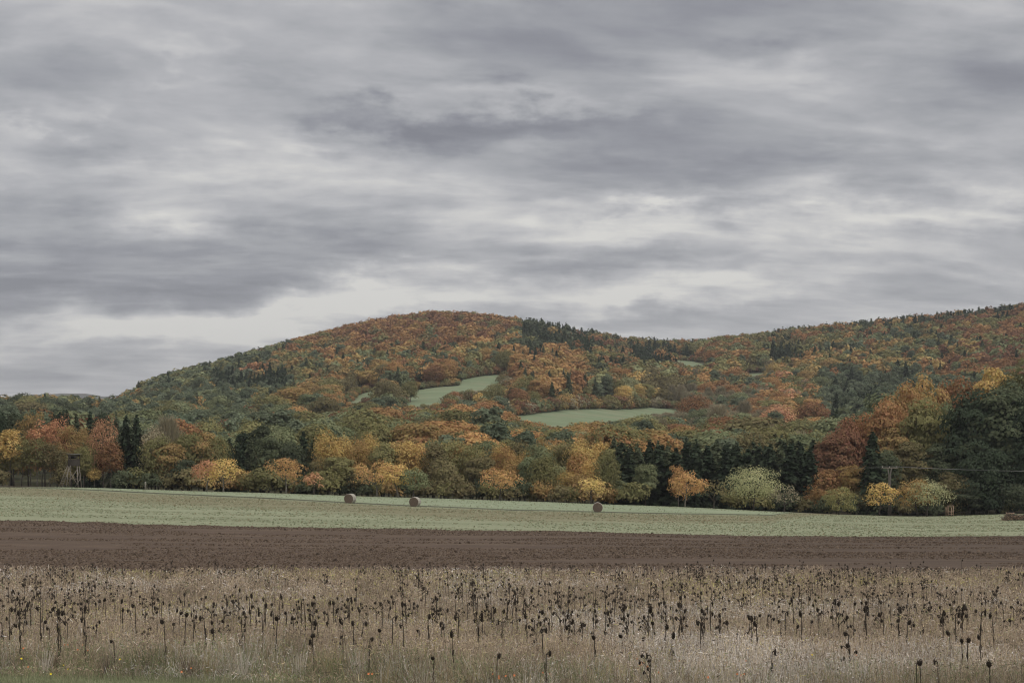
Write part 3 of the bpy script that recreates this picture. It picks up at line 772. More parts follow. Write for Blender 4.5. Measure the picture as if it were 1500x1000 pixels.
B = [
    ('poplar', 'yellow', 14, 279, 630, 4.6), ('poplar', 'olive', 3, 281, 655, 4.4), ('poplar', 'olive', 32, 280, 645, 4.2), ('loose', 'ochre', 44, 290, 607, 4.8), ('poplar', 'olive', 54, 278, 642, 4.8),
    ('poplar', 'salmon', 62, 286, 624, 4.4), ('loose', 'salmon', 84, 285, 618, 5.4), ('poplar', 'browngreen', 74, 278, 650, 4.6), ('loose', 'ochre', 104, 283, 626, 4.8), ('loose', 'browngreen', 95, 279, 662, 4.6),
    ('broad', 'olive', 124, 279, 655, 4.2), ('loose', 'salmon', 152, 280, 618, 5.4), ('loose', 'rust', 162, 279, 650, 5.0), ('poplar', 'yellow', 138, 278, 685, 2.6),
    ('loose', 'ochre', 122, 288, 630, 4.2), ('spruce', 'spruce', 184, 284, 606, 5.2), ('spruce', 'spruce', 200, 283, 605, 5.4), ('spruce', 'darkgreen', 170, 292, 606, 5.2), ('spruce', 'spruce', 132, 296, 603, 5.5),
    ('spruce', 'darkgreen', 112, 298, 606, 5.2), ('pine', 'spruce', 90, 300, 602, 6), ('pine', 'pine', 66, 301, 604, 6), ('pine', 'darkgreen', 20, 300, 605, 6), ('pine', 'pine', 42, 306, 600, 6), ('pine', 'spruce', -4, 298, 603, 6), ('pine', 'spruce', 150, 300, 604, 6),
    ('loose', 'bare', 222, 284, 630, 6.0), ('broad', 'olive', 232, 281, 642, 6.4), ('broad', 'ochre', 252, 280, 652, 6.2), ('bare', 'bare', 246, 290, 620, 6.5), ('broad', 'olive', 278, 284, 640, 6.6), ('broad', 'ochre', 300, 285, 634, 7.2), ('broad', 'olive', 318, 284, 648, 5.6), ('broad', 'darkgreen', 268, 279, 676, 5.0),
    ('spruce', 'spruce', 336, 290, 642, 5.2), ('spruce', 'spruce', 350, 284, 650, 5.6), ('spruce', 'darkgreen', 366, 288, 638, 5.6), ('pine', 'spruce', 358, 296, 632, 6), ('broad', 'darkgreen', 394, 285, 640, 6.6), ('broad', 'green', 412, 288, 630, 7.2), ('pine', 'darkgreen', 384, 296, 622, 6.4),
    ('broad', 'darkgreen', 428, 284, 652, 6.0), ('spruce', 'spruce', 444, 290, 632, 5.6), ('spruce', 'darkgreen', 458, 288, 645, 5.2), ('loose', 'browngreen', 470, 282, 672, 5.0), ('loose', 'yellow', 482, 286, 640, 6.4), ('loose', 'yellow', 500, 288, 648, 6.4), ('loose', 'ochre', 470, 290, 655, 5.4),
    ('broad', 'olive', 498, 281, 672, 6.4), ('loose', 'ochre', 524, 288, 650, 6.0), ('loose', 'yellow', 540, 290, 644, 6.0), ('broad', 'olive', 560, 288, 652, 6.4), ('broad', 'ochre', 578, 290, 655, 6.0), ('loose', 'yellow', 598, 288, 645, 6.6), ('loose', 'orange', 612, 292, 650, 5.6), ('broad', 'browngreen', 530, 280, 688, 5.6), ('broad', 'darkgreen', 570, 281, 690, 5.6),
    ('loose', 'browngreen', 636, 286, 652, 6.6), ('loose', 'olive', 655, 288, 648, 6.6), ('broad', 'browngreen', 645, 282, 675, 6.0), ('loose', 'ochre', 676, 290, 653, 6.2), ('loose', 'olive', 692, 287, 656, 6.2), ('pine', 'pine', 718, 296, 656, 5.6), ('broad', 'browngreen', 706, 284, 668, 6.2), ('loose', 'orange', 738, 292, 655, 5.6), ('loose', 'ochre', 752, 287, 672, 5.2),
    ('broad', 'green', 778, 284, 668, 5.6), ('broad', 'olive', 796, 282, 678, 6.4), ('broad', 'palegreen', 813, 286, 682, 4.2), ('loose', 'yellow', 830, 284, 692, 5.2), ('loose', 'orange', 850, 290, 668, 6.6), ('loose', 'yellow', 868, 286, 672, 5.6), ('broad', 'olive', 889, 282, 672, 5.0), ('broad', 'green', 900, 283, 700, 4.8), ('loose', 'ochre', 846, 281, 700, 5.2),
    ('spruce', 'spruce', 906, 292, 652, 7.4), ('spruce', 'spruce', 920, 287, 657, 7.4), ('spruce', 'darkgreen', 934, 290, 650, 7.4), ('broad', 'green', 945, 282, 678, 4.8), ('spruce', 'spruce', 950, 292, 654, 7.4), ('spruce', 'spruce', 964, 286, 651, 7.4), ('spruce', 'darkgreen', 978, 290, 648, 7.4), ('spruce', 'spruce', 990, 284, 656, 7.4),
    ('loose', 'orange', 994, 280, 682, 3.6), ('spruce', 'spruce', 1006, 290, 650, 7.4), ('spruce', 'spruce', 1020, 286, 645, 7.4), ('spruce', 'spruce', 1036, 288, 652, 7.4), ('spruce', 'darkgreen', 1050, 292, 646, 7.4), ('spruce', 'spruce', 1064, 285, 655, 7.4), ('spruce', 'spruce', 1080, 289, 650, 7.4),
    ('spruce', 'spruce', 1096, 286, 657, 7.4), ('spruce', 'spruce', 1112, 291, 652, 7.4), ('spruce', 'spruce', 1128, 286, 648, 7.4), ('spruce', 'darkgreen', 1144, 290, 652, 7.4), ('spruce', 'spruce', 1158, 284, 650, 7.4), ('spruce', 'spruce', 1172, 289, 644, 7.4), ('spruce', 'spruce', 1186, 284, 655, 7.4),
    ('big', 'darkred', 1216, 298, 638, 9.5), ('big', 'darkred', 1238, 302, 622, 10), ('broad', 'rust', 1212, 284, 690, 7.0), ('broad', 'orange', 1198, 281, 715, 4.6), ('broad', 'ochre', 1228, 281, 722, 6.6), ('big', 'rust', 1262, 305, 612, 10), ('broad', 'ochre', 1252, 283, 680, 6.5),
    ('spruce', 'spruce', 1278, 279, 630, 7.4), ('big', 'rust', 1296, 302, 594, 11), ('big', 'ochre', 1312, 296, 628, 9.5), ('big', 'orange', 1335, 315, 572, 13), ('big', 'olive', 1350, 296, 590, 11.0), ('big', 'browngreen', 1328, 287, 648, 9.5), ('big', 'ochre', 1345, 330, 562, 13), ('broad', 'darkgreen', 1296, 284, 668, 6.5),
    ('big', 'darkgreen', 1372, 287, 650, 9.0), ('big', 'green', 1392, 300, 600, 10), ('big', 'spruce', 1425, 288, 578, 13.5), ('big', 'darkgreen', 1462, 286, 572, 15), ('big', 'spruce', 1505, 283, 590, 14), ('big', 'darkgreen', 1490, 300, 566, 13), ('big', 'yellow', 1462, 335, 541, 13), ('big', 'olive', 1500, 330, 540, 13), ('big', 'rust', 1400, 335, 560, 12), ('big', 'olive', 1540, 300, 570, 14), ('big', 'spruce', 1445, 280, 650, 11), ('big', 'darkgreen', 1560, 285, 600, 14),
    ('broad', 'browngreen', 1396, 280, 690, 7.0), ('big', 'orange', 1375, 340, 580, 12), ('broad', 'darkgreen', 1360, 281, 706, 6.0), ('broad', 'browngreen', 1262, 279, 722, 4.6), ('broad', 'darkgreen', 1418, 278, 712, 6), ('broad', 'darkgreen', 1480, 277, 712, 6.4),
]
for k in range(56):
    u_ = 215 + k * 12.4 + (k * 31 % 9) - 4
    if not (325 < u_ < 380 or 425 < u_ < 462): B.append((('loose', 'broad', 'loose')[k % 3], ('yellow', 'olive', 'browngreen', 'yellow', 'green', 'ochre')[(k * 7) % 6], u_, 293 + (k * 53 % 14), 646 + (k * 29 % 17), 6.0 + (k % 3) * 0.7))
for k in range(30): B.append(('spruce', 'spruce' if k % 3 else 'darkgreen', 902 + k * 10 + (k * 37 % 7) - 3, 297 + (k * 53 % 9), 641 + (k * 29 % 24), 6.2 + (k * 17 % 5) * 0.7))
for i, b in enumerate(B):
    kind, pal, u, D, vt, W = b
    if kind in ('loose', 'broad') and u > 200: W *= 0.9; vt += rnd.uniform(-6, 4)
    belt(kind, pal, u, D, vt, W, i)

# dark undergrowth shrubs at the foot of the belt, each its own
PROTO['shrub'] = []
for i in range(4):
    V, Q, lv = crown_mesh('broad', 300 + i, 3.2, 4.4, 0.1, 900, 0.34, nl=14, ls=0.26)
    PROTO['shrub'].append((npmesh('crown', V, Q, (M['leaf'],), fval=lv), trunk_mesh('trunk', 310 + i, 2.6, 0.3, 0.06, 3.4, M['bark'], 5), 3.2, 4.4))
for k in range(84):
    u = -20 + k * 18.6 + rnd.uniform(-5, 5); D = rnd.uniform(276, 281)
    pal = rnd.choice(['darkgreen', 'spruce', 'browngreen', 'darkgreen', 'olive']) if not 230 < u < 900 else rnd.choice(['darkgreen', 'browngreen', 'ochre', 'olive', 'olive', 'ochre', 'browngreen'])
    if 895 < u < 1200 and rnd.random() < 0.5: continue
    if u < 165 and rnd.random() < 0.5: continue
    plant('shrub', pal, xat(u, D), D, rnd.uniform(2.2, 4.2), rnd.uniform(0.8, 1.1))

# ---- far forest --------------------------------------------------------------
ZONES = [  # (u, row, ru, rv, weights)
    (620, 480, 190, 34, dict(rust=4, darkred=2.2, orange=2, olive=2, ochre=1.2, browngreen=1.5)),
    (470, 505, 60, 16, dict(rust=4, orange=2, olive=1.5, ochre=1)),
    (760, 470, 80, 14, dict(rust=3, orange=2, browngreen=2, darkgreen=.5)),
    (300, 530, 140, 26, dict(pine=4, green=2.5, spruce=1.2, olive=1.5, orange=.4, darkgreen=1)),
    (230, 560, 90, 14, dict(green=3, olive=2, pine=2, darkgreen=1)),
    (350, 560, 70, 16, dict(spruce=4, darkgreen=3, pine=2, green=1)),
    (372, 551, 16, 8, dict(salmon=4, rust=1)),
    (810, 498, 52, 34, dict(spruce=5, darkgreen=3, pine=1, rust=.3)),
    (880, 525, 90, 22, dict(spruce=2, rust=2, orange=1.5, darkgreen=1, olive=1)),
    (955, 520, 36, 14, dict(spruce=5, darkgreen=2)),
    (560, 530, 110, 20, dict(pine=2.5, darkgreen=2, green=2, orange=1.5, ochre=1.5, rust=.7)),
    (700, 520, 80, 24, dict(darkgreen=2, pine=2, orange=2, ochre=1.5, olive=1.5, rust=1)),
    (440, 550, 80, 18, dict(ochre=2, orange=2, green=1.5, olive=2, rust=1, browngreen=1)),
    (470, 580, 70, 18, dict(orange=2, ochre=2, olive=2, darkgreen=.7, browngreen=1)),
    (790, 535, 60, 26, dict(orange=5, rust=1.5, ochre=1.5, darkgreen=1, olive=1)),
    (860, 555, 60, 22, dict(orange=2, olive=2, darkgreen=2, rust=1.5, pine=1)),
    (940, 560, 70, 26, dict(yellow=1, orange=2, palegreen=1, olive=2, browngreen=2, rust=1.5)),
    (1040, 540, 60, 26, dict(orange=2, olive=2.5, rust=1.5, bare=1, pine=.7, green=1)),
    (250, 600, 240, 22, dict(pine=5, green=3, olive=1.5, orange=.5, ochre=.5)),
    (400, 625, 220, 20, dict(pine=5, green=2.5, darkred=.8, rust=.7, olive=1.2, orange=.3)),
    (620, 610, 80, 14, dict(pine=3, darkgreen=1, orange=1.5, rust=1, olive=1)),
    (620, 635, 90, 14, dict(rust=2, orange=2, pine=1.5, ochre=1, olive=1)),
    (760, 625, 110, 22, dict(orange=3, rust=2, ochre=1.5, olive=1.5, pine=1.2)),
    (880, 640, 80, 22, dict(orange=2.5, ochre=2, olive=2, pine=1.5, green=1)),
    (960, 625, 60, 16, dict(pine=2, green=2, orange=1, bare=1, olive=1)),
    (1050, 600, 75, 30, dict(bare=9, rust=.8, orange=.6, pine=.5, olive=.4)),
    (1060, 640, 60, 16, dict(bare=4, orange=1, rust=1, green=1, pine=1)),
    (1150, 590, 34, 26, dict(orange=3, salmon=2, olive=1, bare=.7)),
    (1130, 560, 50, 20, dict(olive=2, green=2, pine=1, bare=1, orange=1)),
    (1185, 610, 30, 30, dict(orange=2, olive=2, green=1.5, rust=.7)),
    (1260, 580, 80, 34, dict(pine=6, spruce=2, darkgreen=1.5, green=.6)),
    (1210, 545, 90, 14, dict(orange=2, ochre=3, rust=1, olive=1)),
    (1300, 520, 80, 16, dict(rust=2, ochre=2, olive=2, orange=1, darkgreen=1)),
    (1100, 505, 80, 18, dict(rust=2, orange=1.5, olive=2, green=1, browngreen=1.5)),
    (1150, 520, 40, 18, dict(spruce=3, pine=1, rust=1.5, olive=1)),
    (1260, 478, 130, 12, dict(spruce=3.5, darkgreen=1.5, rust=1, ochre=1, olive=1)),
    (1360, 466, 110, 9, dict(spruce=6, darkgreen=2, rust=.6, olive=.6)),
    (1330, 505, 60, 18, dict(pine=3, darkgreen=2, spruce=1.5, green=2, ochre=.8)),
    (1440, 490, 80, 22, dict(rust=4, darkred=2, orange=1, olive=1, spruce=.5)),
    (1430, 525, 90, 16, dict(darkred=3, rust=2.5, green=1, spruce=1, ochre=1)),
    (20, 592, 40, 8, dict(orange=3, rust=2, ochre=1)),
    (70, 590, 60, 12, dict(ochre=2, orange=1, green=2, pine=2)),
    (140, 588, 30, 8, dict(orange=2, rust=1, ochre=1, green=1)),
    (90, 610, 120, 16, dict(pine=5, green=2, darkgreen=1.5)),
    (50, 577, 30, 5, dict(spruce=4, darkgreen=1)),
]
ZK = list(PAL.keys())
ZA = np.array([[z[4].get(k, 0) for k in ZK] for z in ZONES]); ZA = ZA * np.array([{'orange': 0.5, 'rust': 0.85, 'olive': 1.5, 'browngreen': 1.8, 'green': 1.25, 'darkgreen': 1.35, 'ochre': 1.1, 'salmon': 0.8}.get(k, 1.0) for k in ZK]); ZA = ZA + np.array([{'browngreen': 0.35, 'olive': 0.3}.get(k, 0) for k in ZK]); ZA = ZA / ZA.sum(1, keepdims=True)
ZP = np.array([z[:4] for z in ZONES], float)
r2 = np.random.default_rng(21)
pts = []
D = 302.0
while D < 1640:
    sp = 11.3 if 385 < D < 740 else 8.6 + 1.0 * min(1, (D - 300) / 900); n = int(0.86 * D / sp)
    x = (np.arange(n) - n / 2 + r2.uniform(-0.42, 0.42, n)) * sp + r2.uniform(-2, 2); y = D + r2.uniform(-0.45, 0.45, n) * sp
    pts.append(np.stack([x, y], 1)); D += sp * 0.92
pts = np.concatenate(pts); X, Y = pts[:, 0], pts[:, 1]; Z = gz(X, Y)
U, Vb = pix(X, Y, Z)
keep = (U > -120) & (U < 1620) & (Y > 316) & ~((Y < 352) & (U > 1180)); X, Y, Z, U, Vb = X[keep], Y[keep], Z[keep], U[keep], Vb[keep]
rowc = HY - F * (Z + 8 - CZ) / Y
d2 = ((U[:, None] - ZP[None, :, 0]) / ZP[None, :, 2]) ** 2 + ((rowc[:, None] - ZP[None, :, 1]) / ZP[None, :, 3]) ** 2
wz = np.exp(-d2 * 1.1) * (3000.0 / (ZP[None, :, 2] * ZP[None, :, 3])) ** 0.7 + 1e-12; wz /= wz.sum(1, keepdims=True)
prob = wz @ ZA
# species grow in patches
for k in range(len(ZK)): prob[:, k] *= np.exp(2.4 * (fbm(X + 91 * k, Y * 0.8 - 57 * k, 42, 2) - 0.5) * 2)
prob /= prob.sum(1, keepdims=True); cs = prob.cumsum(1); pk = (r2.random((len(X), 1)) > cs).sum(1).clip(0, len(ZK) - 1)
sprucepatch = fbm(X, Y, 60, 2) > 0.5
FORCE = [([(985, 592), (1030, 575), (1115, 565), (1135, 655), (1020, 655), (965, 612)], ['bare', 'bare', 'bare', 'bare', 'bare', 'pine', 'rust', 'green'], .9), ([(1125, 560), (1185, 560), (1205, 640), (1140, 650)], ['orange', 'salmon', 'ochre', 'olive', 'bare', 'rust'], .7), ([(760, 480), (800, 462), (872, 490), (870, 530), (805, 545), (762, 522)], ['spruce', 'spruce', 'darkgreen'], .85), ([(320, 548), (430, 545), (432, 578), (330, 580)], ['spruce', 'spruce', 'pine'], .85), ([(925, 512), (985, 512), (985, 540), (925, 540)], ['spruce'], .8),
         ([(1225, 462), (1480, 438), (1480, 462), (1225, 486)], ['spruce', 'spruce', 'darkgreen', 'rust'], .85), ([(1120, 480), (1160, 480), (1168, 540), (1120, 540)], ['spruce'], .6), ([(1205, 540), (1330, 555), (1355, 590), (1290, 650), (1200, 650)], ['pine', 'pine', 'spruce', 'darkgreen'], .88),
         ([(440, 512), (560, 462), (660, 450), (760, 460), (750, 490), (690, 515), (560, 520)], ['rust', 'rust', 'darkred', 'browngreen', 'orange'], .7), ([(170, 585), (180, 555), (300, 525), (420, 500), (430, 535), (330, 548), (250, 575)], ['pine', 'pine', 'green', 'spruce', 'olive', 'darkgreen'], .85),
         ([(755, 540), (800, 512), (860, 525), (850, 560), (800, 580), (750, 570)], ['orange', 'orange', 'rust', 'ochre', 'darkgreen'], .7), ([(180, 590), (480, 590), (560, 600), (560, 640), (180, 640)], ['pine', 'green', 'pine', 'olive', 'darkgreen'], .5)]
for poly, pl_, pr_ in FORCE:
    w_ = np.where(inpoly(U, rowc, poly) & (r2.random(len(X)) < pr_))[0]
    for i in w_: pk[i] = ZK.index(pl_[r2.integers(0, len(pl_))])
trees = []
for i in range(len(X)):
    pal = ZK[pk[i]]
    if pal == 'spruce' or (pal == 'darkgreen' and sprucepatch[i] and Y[i] > 700): kind = 'spruce'; H = r2.uniform(12, 18.5); W = H * r2.uniform(0.38, 0.48)
    elif pal == 'pine': kind = 'pine'; H = r2.uniform(11, 17.5); W = H * r2.uniform(0.5, 0.68)
    elif pal == 'bare': kind = 'bare'; H = r2.uniform(10, 14); W = H * r2.uniform(0.45, 0.62)
    else: kind = 'broad'; H = r2.uniform(9.5, 16.5); W = H * r2.uniform(0.68, 0.92)
    if 385 < Y[i] < 740: q_ = r2.uniform(0.85, 1.32); H *= q_; W *= 0.5 + 0.6 * q_
    if Y[i] < 420 and U[i] > 1260: H *= 1.35; W *= 1.3
    # hedges and low trees around the meadows: nothing may stand on them, trees just below stay low
    if inmeadow(U[i], Vb[i]): continue
    if Y[i] > 330:
        hh = H
        while hh > 1.2:
            vv = HY - F * (Z[i] + np.linspace(0.5, hh, 10) - CZ) / Y[i] + (i * 7919 % 100) / 100.0 * 5.5
            if not (inmeadow(np.full(10, U[i]), vv).any() or inmeadow(np.full(10, U[i] + W * 0.45 * F / Y[i]), vv).any() or inmeadow(np.full(10, U[i] - W * 0.45 * F / Y[i]), vv).any()): break
            hh *= 0.8
        if hh <= 1.2: continue
        if hh < H:
            W = max(hh * 0.9, W * hh / H)
            if hh < 5: kind = 'shrub'
            H = hh
    trees.append([kind, pal, X[i], Y[i], Z[i], H, W])
# named neighbours: skyline spruces, lone conifers, trees on the meadow edges, hedges
r5 = np.random.default_rng(8)
EX = []
for u in np.arange(1226, 1478, 3.6):
    if r5.random() < 0.86: EX.append(('spruce', 'spruce' if r5.random() < .75 else 'darkgreen', u + r5.normal(0, 1.5), 1440 + r5.uniform(-30, 20), r5.uniform(13, 19), 8.5))
for u in np.arange(176, 300, 4.5): EX.append(('spruce', 'darkgreen', u, np.interp(u, [176, 300], [1120, 1220]) + r5.uniform(-10, 10), r5.uniform(9, 14), 5.5))
for (u, D_) in ((60, 760), (66, 765), (40, 750), (48, 752), (54, 756), (32, 750), (72, 760)): EX.append(('spruce', 'spruce', u, D_, 19 if u == 66 else r5.uniform(13, 17), 6))
for (u, D_) in ((1132, 1180), (1140, 1170), (1148, 1175), (1136, 1150), (1144, 1160)): EX.append(('spruce', 'spruce', u, D_, r5.uniform(20, 27), 8))
for u in np.arange(765, 860, 4.2):
    for D_ in (1190, 1230, 1275, 1330, 1372): EX.append(('spruce', 'spruce' if r5.random() < .7 else 'darkgreen', u + r5.normal(0, 2.5), D_ + r5.uniform(-16, 16), r5.uniform(10, 17), 7))
for u in np.arange(330, 420, 4.0): EX.append(('spruce', 'spruce', u + r5.normal(0, 1), 1010 + r5.uniform(-15, 15), r5.uniform(13, 18), 6))
for u in np.arange(925, 985, 5): EX.append(('spruce', 'spruce', u + r5.normal(0, 1), 1225 + r5.uniform(-15, 15), r5.uniform(13, 18), 6.5))
for (pl_, u, v, H_, W_) in (('olive', 556, 592, 11, 10), ('ochre', 569, 594, 10, 9), ('browngreen', 584, 592, 9, 8), ('olive', 602, 589, 12, 9), ('browngreen', 548, 596, 7, 8), ('darkgreen', 562, 612, 11, 13), ('olive', 726, 596, 12, 11), ('yellow', 702, 597, 8, 5.5), ('darkgreen', 757, 592, 10, 9)):
    EX.append(('broad', pl_, u, hit(u, v, 560), H_, W_))
for (kd_, pl_, u, D_, H_, W_) in EX: x_ = xat(u, D_); trees.append([kd_, pl_, x_, D_, float(gz(x_, D_)), H_, W_])
HEDGE = [([(612, 571), (640, 567), (672, 565)], 3.4, 2), ([(604, 566), (640, 558), (676, 556), (700, 551), (738, 548), (750, 547)], 5.0, 3), ([(658, 600), (664, 590), (700, 585), (735, 585)], 4.2, 2), ([(528, 600), (560, 598), (590, 594)], 4.6, 2),
         ([(738, 613), (800, 604), (870, 599), (945, 597)], 5.2, 3), ([(940, 597), (1000, 600), (1050, 605)], 4.5, 2), ([(742, 560), (746, 576), (752, 590), (765, 600)], 5, 2), ([(480, 598), (505, 592), (520, 580), (546, 571)], 4, 2), ([(590, 603), (640, 604), (700, 603), (742, 612)], 3.2, 2), ([(988, 526), (1032, 530)], 4, 2), ([(1088, 546), (1146, 544)], 4, 2)]
for (pl_, h_, rows) in HEDGE:
    for q in range(len(pl_) - 1):
        (u0, v0), (u1, v1) = pl_[q], pl_[q + 1]; D0, D1 = hit(u0, v0, 560), hit(u1, v1, 560); A0 = np.array([xat(u0, D0), D0]); A1 = np.array([xat(u1, D1), D1]); L_ = np.linalg.norm(A1 - A0)
        for t_ in np.arange(0, L_, 3.0):
            for rw in range(rows):
                p_ = A0 + (A1 - A0) * t_ / L_ + r5.normal(0, 0.7, 2) + np.array([0, rw * 2.6]); hh = h_ * r5.uniform(0.6, 1.15) * (1 + 0.12 * rw)
                trees.append(['shrub', r5.choice(['browngreen', 'ochre', 'browngreen', 'darkred', 'green', 'olive', 'bare', 'rust']), p_[0], p_[1], float(gz(p_[0], p_[1])), hh, hh * r5.uniform(1.1, 1.6)])
# which of them can be seen
order = sorted(range(len(trees)), key=lambda i: trees[i][3])
sky_row = np.full(1900, 760.0)
for (kd, pl, u, D_, vt, W_) in B:
    a = int(u + 200 - W_ * 0.42 * F / D_); b = int(u + 200 + W_ * 0.42 * F / D_); sky_row[max(a, 0):b] = np.minimum(sky_row[max(a, 0):b], vt + 6)
vis = np.zeros(len(trees))
for i in order:
    kd, pl, x, y, z, H, W = trees[i]; u = 750 + F * x / y; vt = HY - F * (z + H - CZ) / y; hw = W * 0.4 * F / y
    a = int(max(u + 200 - hw, 0)); b = int(min(u + 200 + hw, 1899)) + 1; seg = sky_row[a:b]
    vis[i] = np.maximum(0, seg - vt).sum() if -5 < u < 1505 else 0
    sky_row[a:b] = np.minimum(seg, vt + H * 0.12 * F / y)
sing = {}
for fam, kinds, cap in (('b', ('broad',), 175), ('s', ('spruce',), 215), ('p', ('pine',), 280), ('n', ('bare',), 90), ('h', ('shrub',), 200)):
    ids = [i for i in range(len(trees)) if trees[i][0] in kinds and vis[i] > 8]; ids.sort(key=lambda i: -vis[i])
    for i in ids[:cap]: sing[i] = 1
for i in sorted(sing):
    kd, pl, x, y, z, H, W = trees[i]
    me, tm, h0, w0 = PROTO[kd][i % len(PROTO[kd])]
    plant(kd, pl, x, y, H, (W / w0) / (H / h0), None, i)
# the rest: one object per sort
LOD = {}
for kd in ('broad', 'spruce', 'pine', 'bare', 'shrub'):
    for lod, (mul, sz) in enumerate(((1.0, 1.0), (0.5, 1.4), (0.26, 1.85), (3.6, 0.52))):
        base = {'broad': (12, 9, 1.0, 900, 0.80), 'spruce': (14, 5.4, .3, 640, 0.95), 'pine': (13, 6.8, 2.5, 760, 0.80), 'bare': (12, 5.2, .3, 1300, 0.44), 'shrub': (3.2, 4.0, 0, 300, 0.55)}[kd]
        H, W, bs, n, s_ = base
        LOD[kd, lod] = [crown_mesh('broad' if kd == 'shrub' else kd, 500 + lod * 20 + q, H, W, bs, int(n * mul), s_ * sz, **({'nl': 24, 'wisp': 0.02, 'rag': 0.08} if kd == 'broad' else ({'wisp': 0.02, 'rag': 0.1} if kd == 'shrub' else {}))) + (H, W) for q in range(4)]
for fam, kinds, nm, lab in (('b', ('broad',), 'distant_broadleaf_wood', 'autumn coloured broadleaf wood covering the hills'), ('s', ('spruce',), 'distant_spruce_wood', 'dark spruce stands scattered over the hills'),
                            ('p', ('pine',), 'distant_pine_wood', 'blue-green pine stands on the hill slopes'), ('n', ('bare',), 'distant_bare_wood', 'grey leafless trees beside the hillside meadow'), ('h', ('shrub',), 'distant_scrub', 'low scrub and hedges around the hillside meadows')):
    VV, QQ, CC = [], [], []; off = 0
    for i in range(len(trees)):
        kd, pl, x, y, z, H, W = trees[i]
        if kd not in kinds or i in sing: continue
        if vis[i] <= 0 and (r2.random() < 0.62 or (kd == 'bare' and y < 600)): continue
        lod = 0 if y < 620 else (1 if y < 1000 else 2)
        if vis[i] <= 0: lod = 2
        if y < 480: lod = 3 if vis[i] > 0 else 0
        if kd == 'bare' and y < 700: lod = 0
        V, Q, lv, h0, w0 = LOD[kd, lod][r2.integers(0, 4)]
        a = r2.uniform(0, 6.28); c_, s_ = math.cos(a), math.sin(a); sx = W / w0; sz = H / h0
        P = np.empty((len(V), 3), np.float32); P[:, 0] = (V[:, 0] * c_ - V[:, 1] * s_) * sx + x; P[:, 1] = (V[:, 0] * s_ + V[:, 1] * c_) * sx + y; P[:, 2] = V[:, 2] * sz + z
        col = np.array(pick(pl)); VV.append(P); QQ.append(Q + off); off += len(V)
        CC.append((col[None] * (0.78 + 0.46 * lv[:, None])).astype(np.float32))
    if VV:
        o = link(nm, npmesh(nm, np.concatenate(VV), np.concatenate(QQ), (M['forest'],), fcol=np.concatenate(CC)))
        tag(o, lab, 'wood', None, 'stuff'); print(nm, len(VV), sum(len(q) for q in QQ))

# far ridge wood at the left horizon is carried by the terrain itself
exec_marker = 0

# ------------------------------------------------------------------ orchard trees on the crest
def orchard(u, vbase, H, W, pal, label, seed, n=1300, size=0.24, base=0.32, lean=0.0, nl=16, pal2=None, bark='bark', r0=0.17, ls=0.24, du=0.0, cover=0.5, D=None):
    D = D or 262.0; x = xat(u, D); z = float(gz(x, D))
    V, Q, lv = crown_mesh('broad', seed, H, W, H * base, n, size, nl=int(nl * 1.4), cover=cover, flat=0.85, ls=ls * 0.85, rag=0.55)
    V[:, 0] += lean * H * 0.35
    root = empty('orchard_tree', (x, D, z))
    cr_ = link('crown', npmesh('crown', V, Q, (M['leaf'],), fval=lv), None, root); cr_.color = (*pick(pal, k=1.15), 1)
    link('trunk', trunk_mesh('trunk', seed + 1, H * 0.95, H * base, r0, W * 0.9, M[bark], 12, lean, k=8), None, root)
    tag(root, label, 'orchard tree', 'old orchard trees along the field crest'); return root


orchard(303, 720, 5.2, 5.2, 'salmon', 'sparse pinkish brown orchard tree with leaning pale trunk beside a yellow one', 601, 900, lean=0.12, bark='palebark')
orchard(327, 721, 5.8, 5.6, 'yellow', 'yellow green orchard tree with pale trunk touching a pinkish neighbour', 603, 1500, bark='palebark', base=0.28)
orchard(419, 722, 5.9, 6.6, 'orange', 'peach orange orchard tree with straight pale trunk left of all bales', 605, 1500, bark='palebark', base=0.34)
orchard(460, 724, 3.9, 3.2, 'salmon', 'small dull pink orchard tree between the peach one and left bale', 607, 500, nl=10)
orchard(552, 728, 5.4, 8.0, 'orange', 'wide orange orchard tree with thin straight trunk between left and middle bale', 609, 1800, base=0.36, bark='palebark')
orchard(584, 728, 6.0, 5.6, 'yellow', 'golden orchard tree on a slanting pale trunk left of the middle bale', 611, 1500, lean=-0.45, bark='palebark', base=0.34)
orchard(606, 729, 5.0, 5.2, 'green', 'grey green orchard tree standing right behind the middle bale', 613, 1500, base=0.22, nl=18)
orchard(733, 733, 5.4, 6.8, 'orange', 'yellow orange orchard tree with dark trunk midway between middle and right bale', 615, 1400, base=0.34)
orchard(866, 737, 4.6, 4.6, 'yellow', 'small loose golden orchard tree just above the right bale', 617, 700, nl=10, base=0.4)
orchard(1003, 741, 5.6, 6.2, 'orange', 'peach coloured orchard tree with slanting trunk in front of the spruces', 619, 1700, lean=0.15, bark='palebark', base=0.3)
orchard(1046, 743, 4.8, 5.4, 'browngreen', 'almost bare dark orchard tree with forked limbs right of the peach one', 621, 380, nl=14, base=0.35)
orchard(1104, 749, 7.2, 8.4, 'palegreen', 'large rounded yellow green orchard tree in front of dark spruces', 623, 4200, base=0.22, nl=40, size=0.20)
orchard(1149, 750, 4.6, 5.6, 'bare', 'brown weeping nearly bare orchard tree right of the large green one', 625, 600, nl=12, base=0.3)
orchard(1229, 752, 4.6, 5.0, 'olive', 'low olive shrubby orchard tree in front of the russet beeches', 627, 1400, nl=16, base=0.06)
orchard(1289, 754, 5.4, 5.0, 'yellow', 'bright amber orchard tree immediately left of the utility pole', 629, 1400, base=0.3)
orchard(1344, 757, 6.2, 6.4, 'ochre', 'olive and yellow orchard tree with leaning trunk right of the utility pole', 631, 1800, lean=-0.2, base=0.2, nl=20)
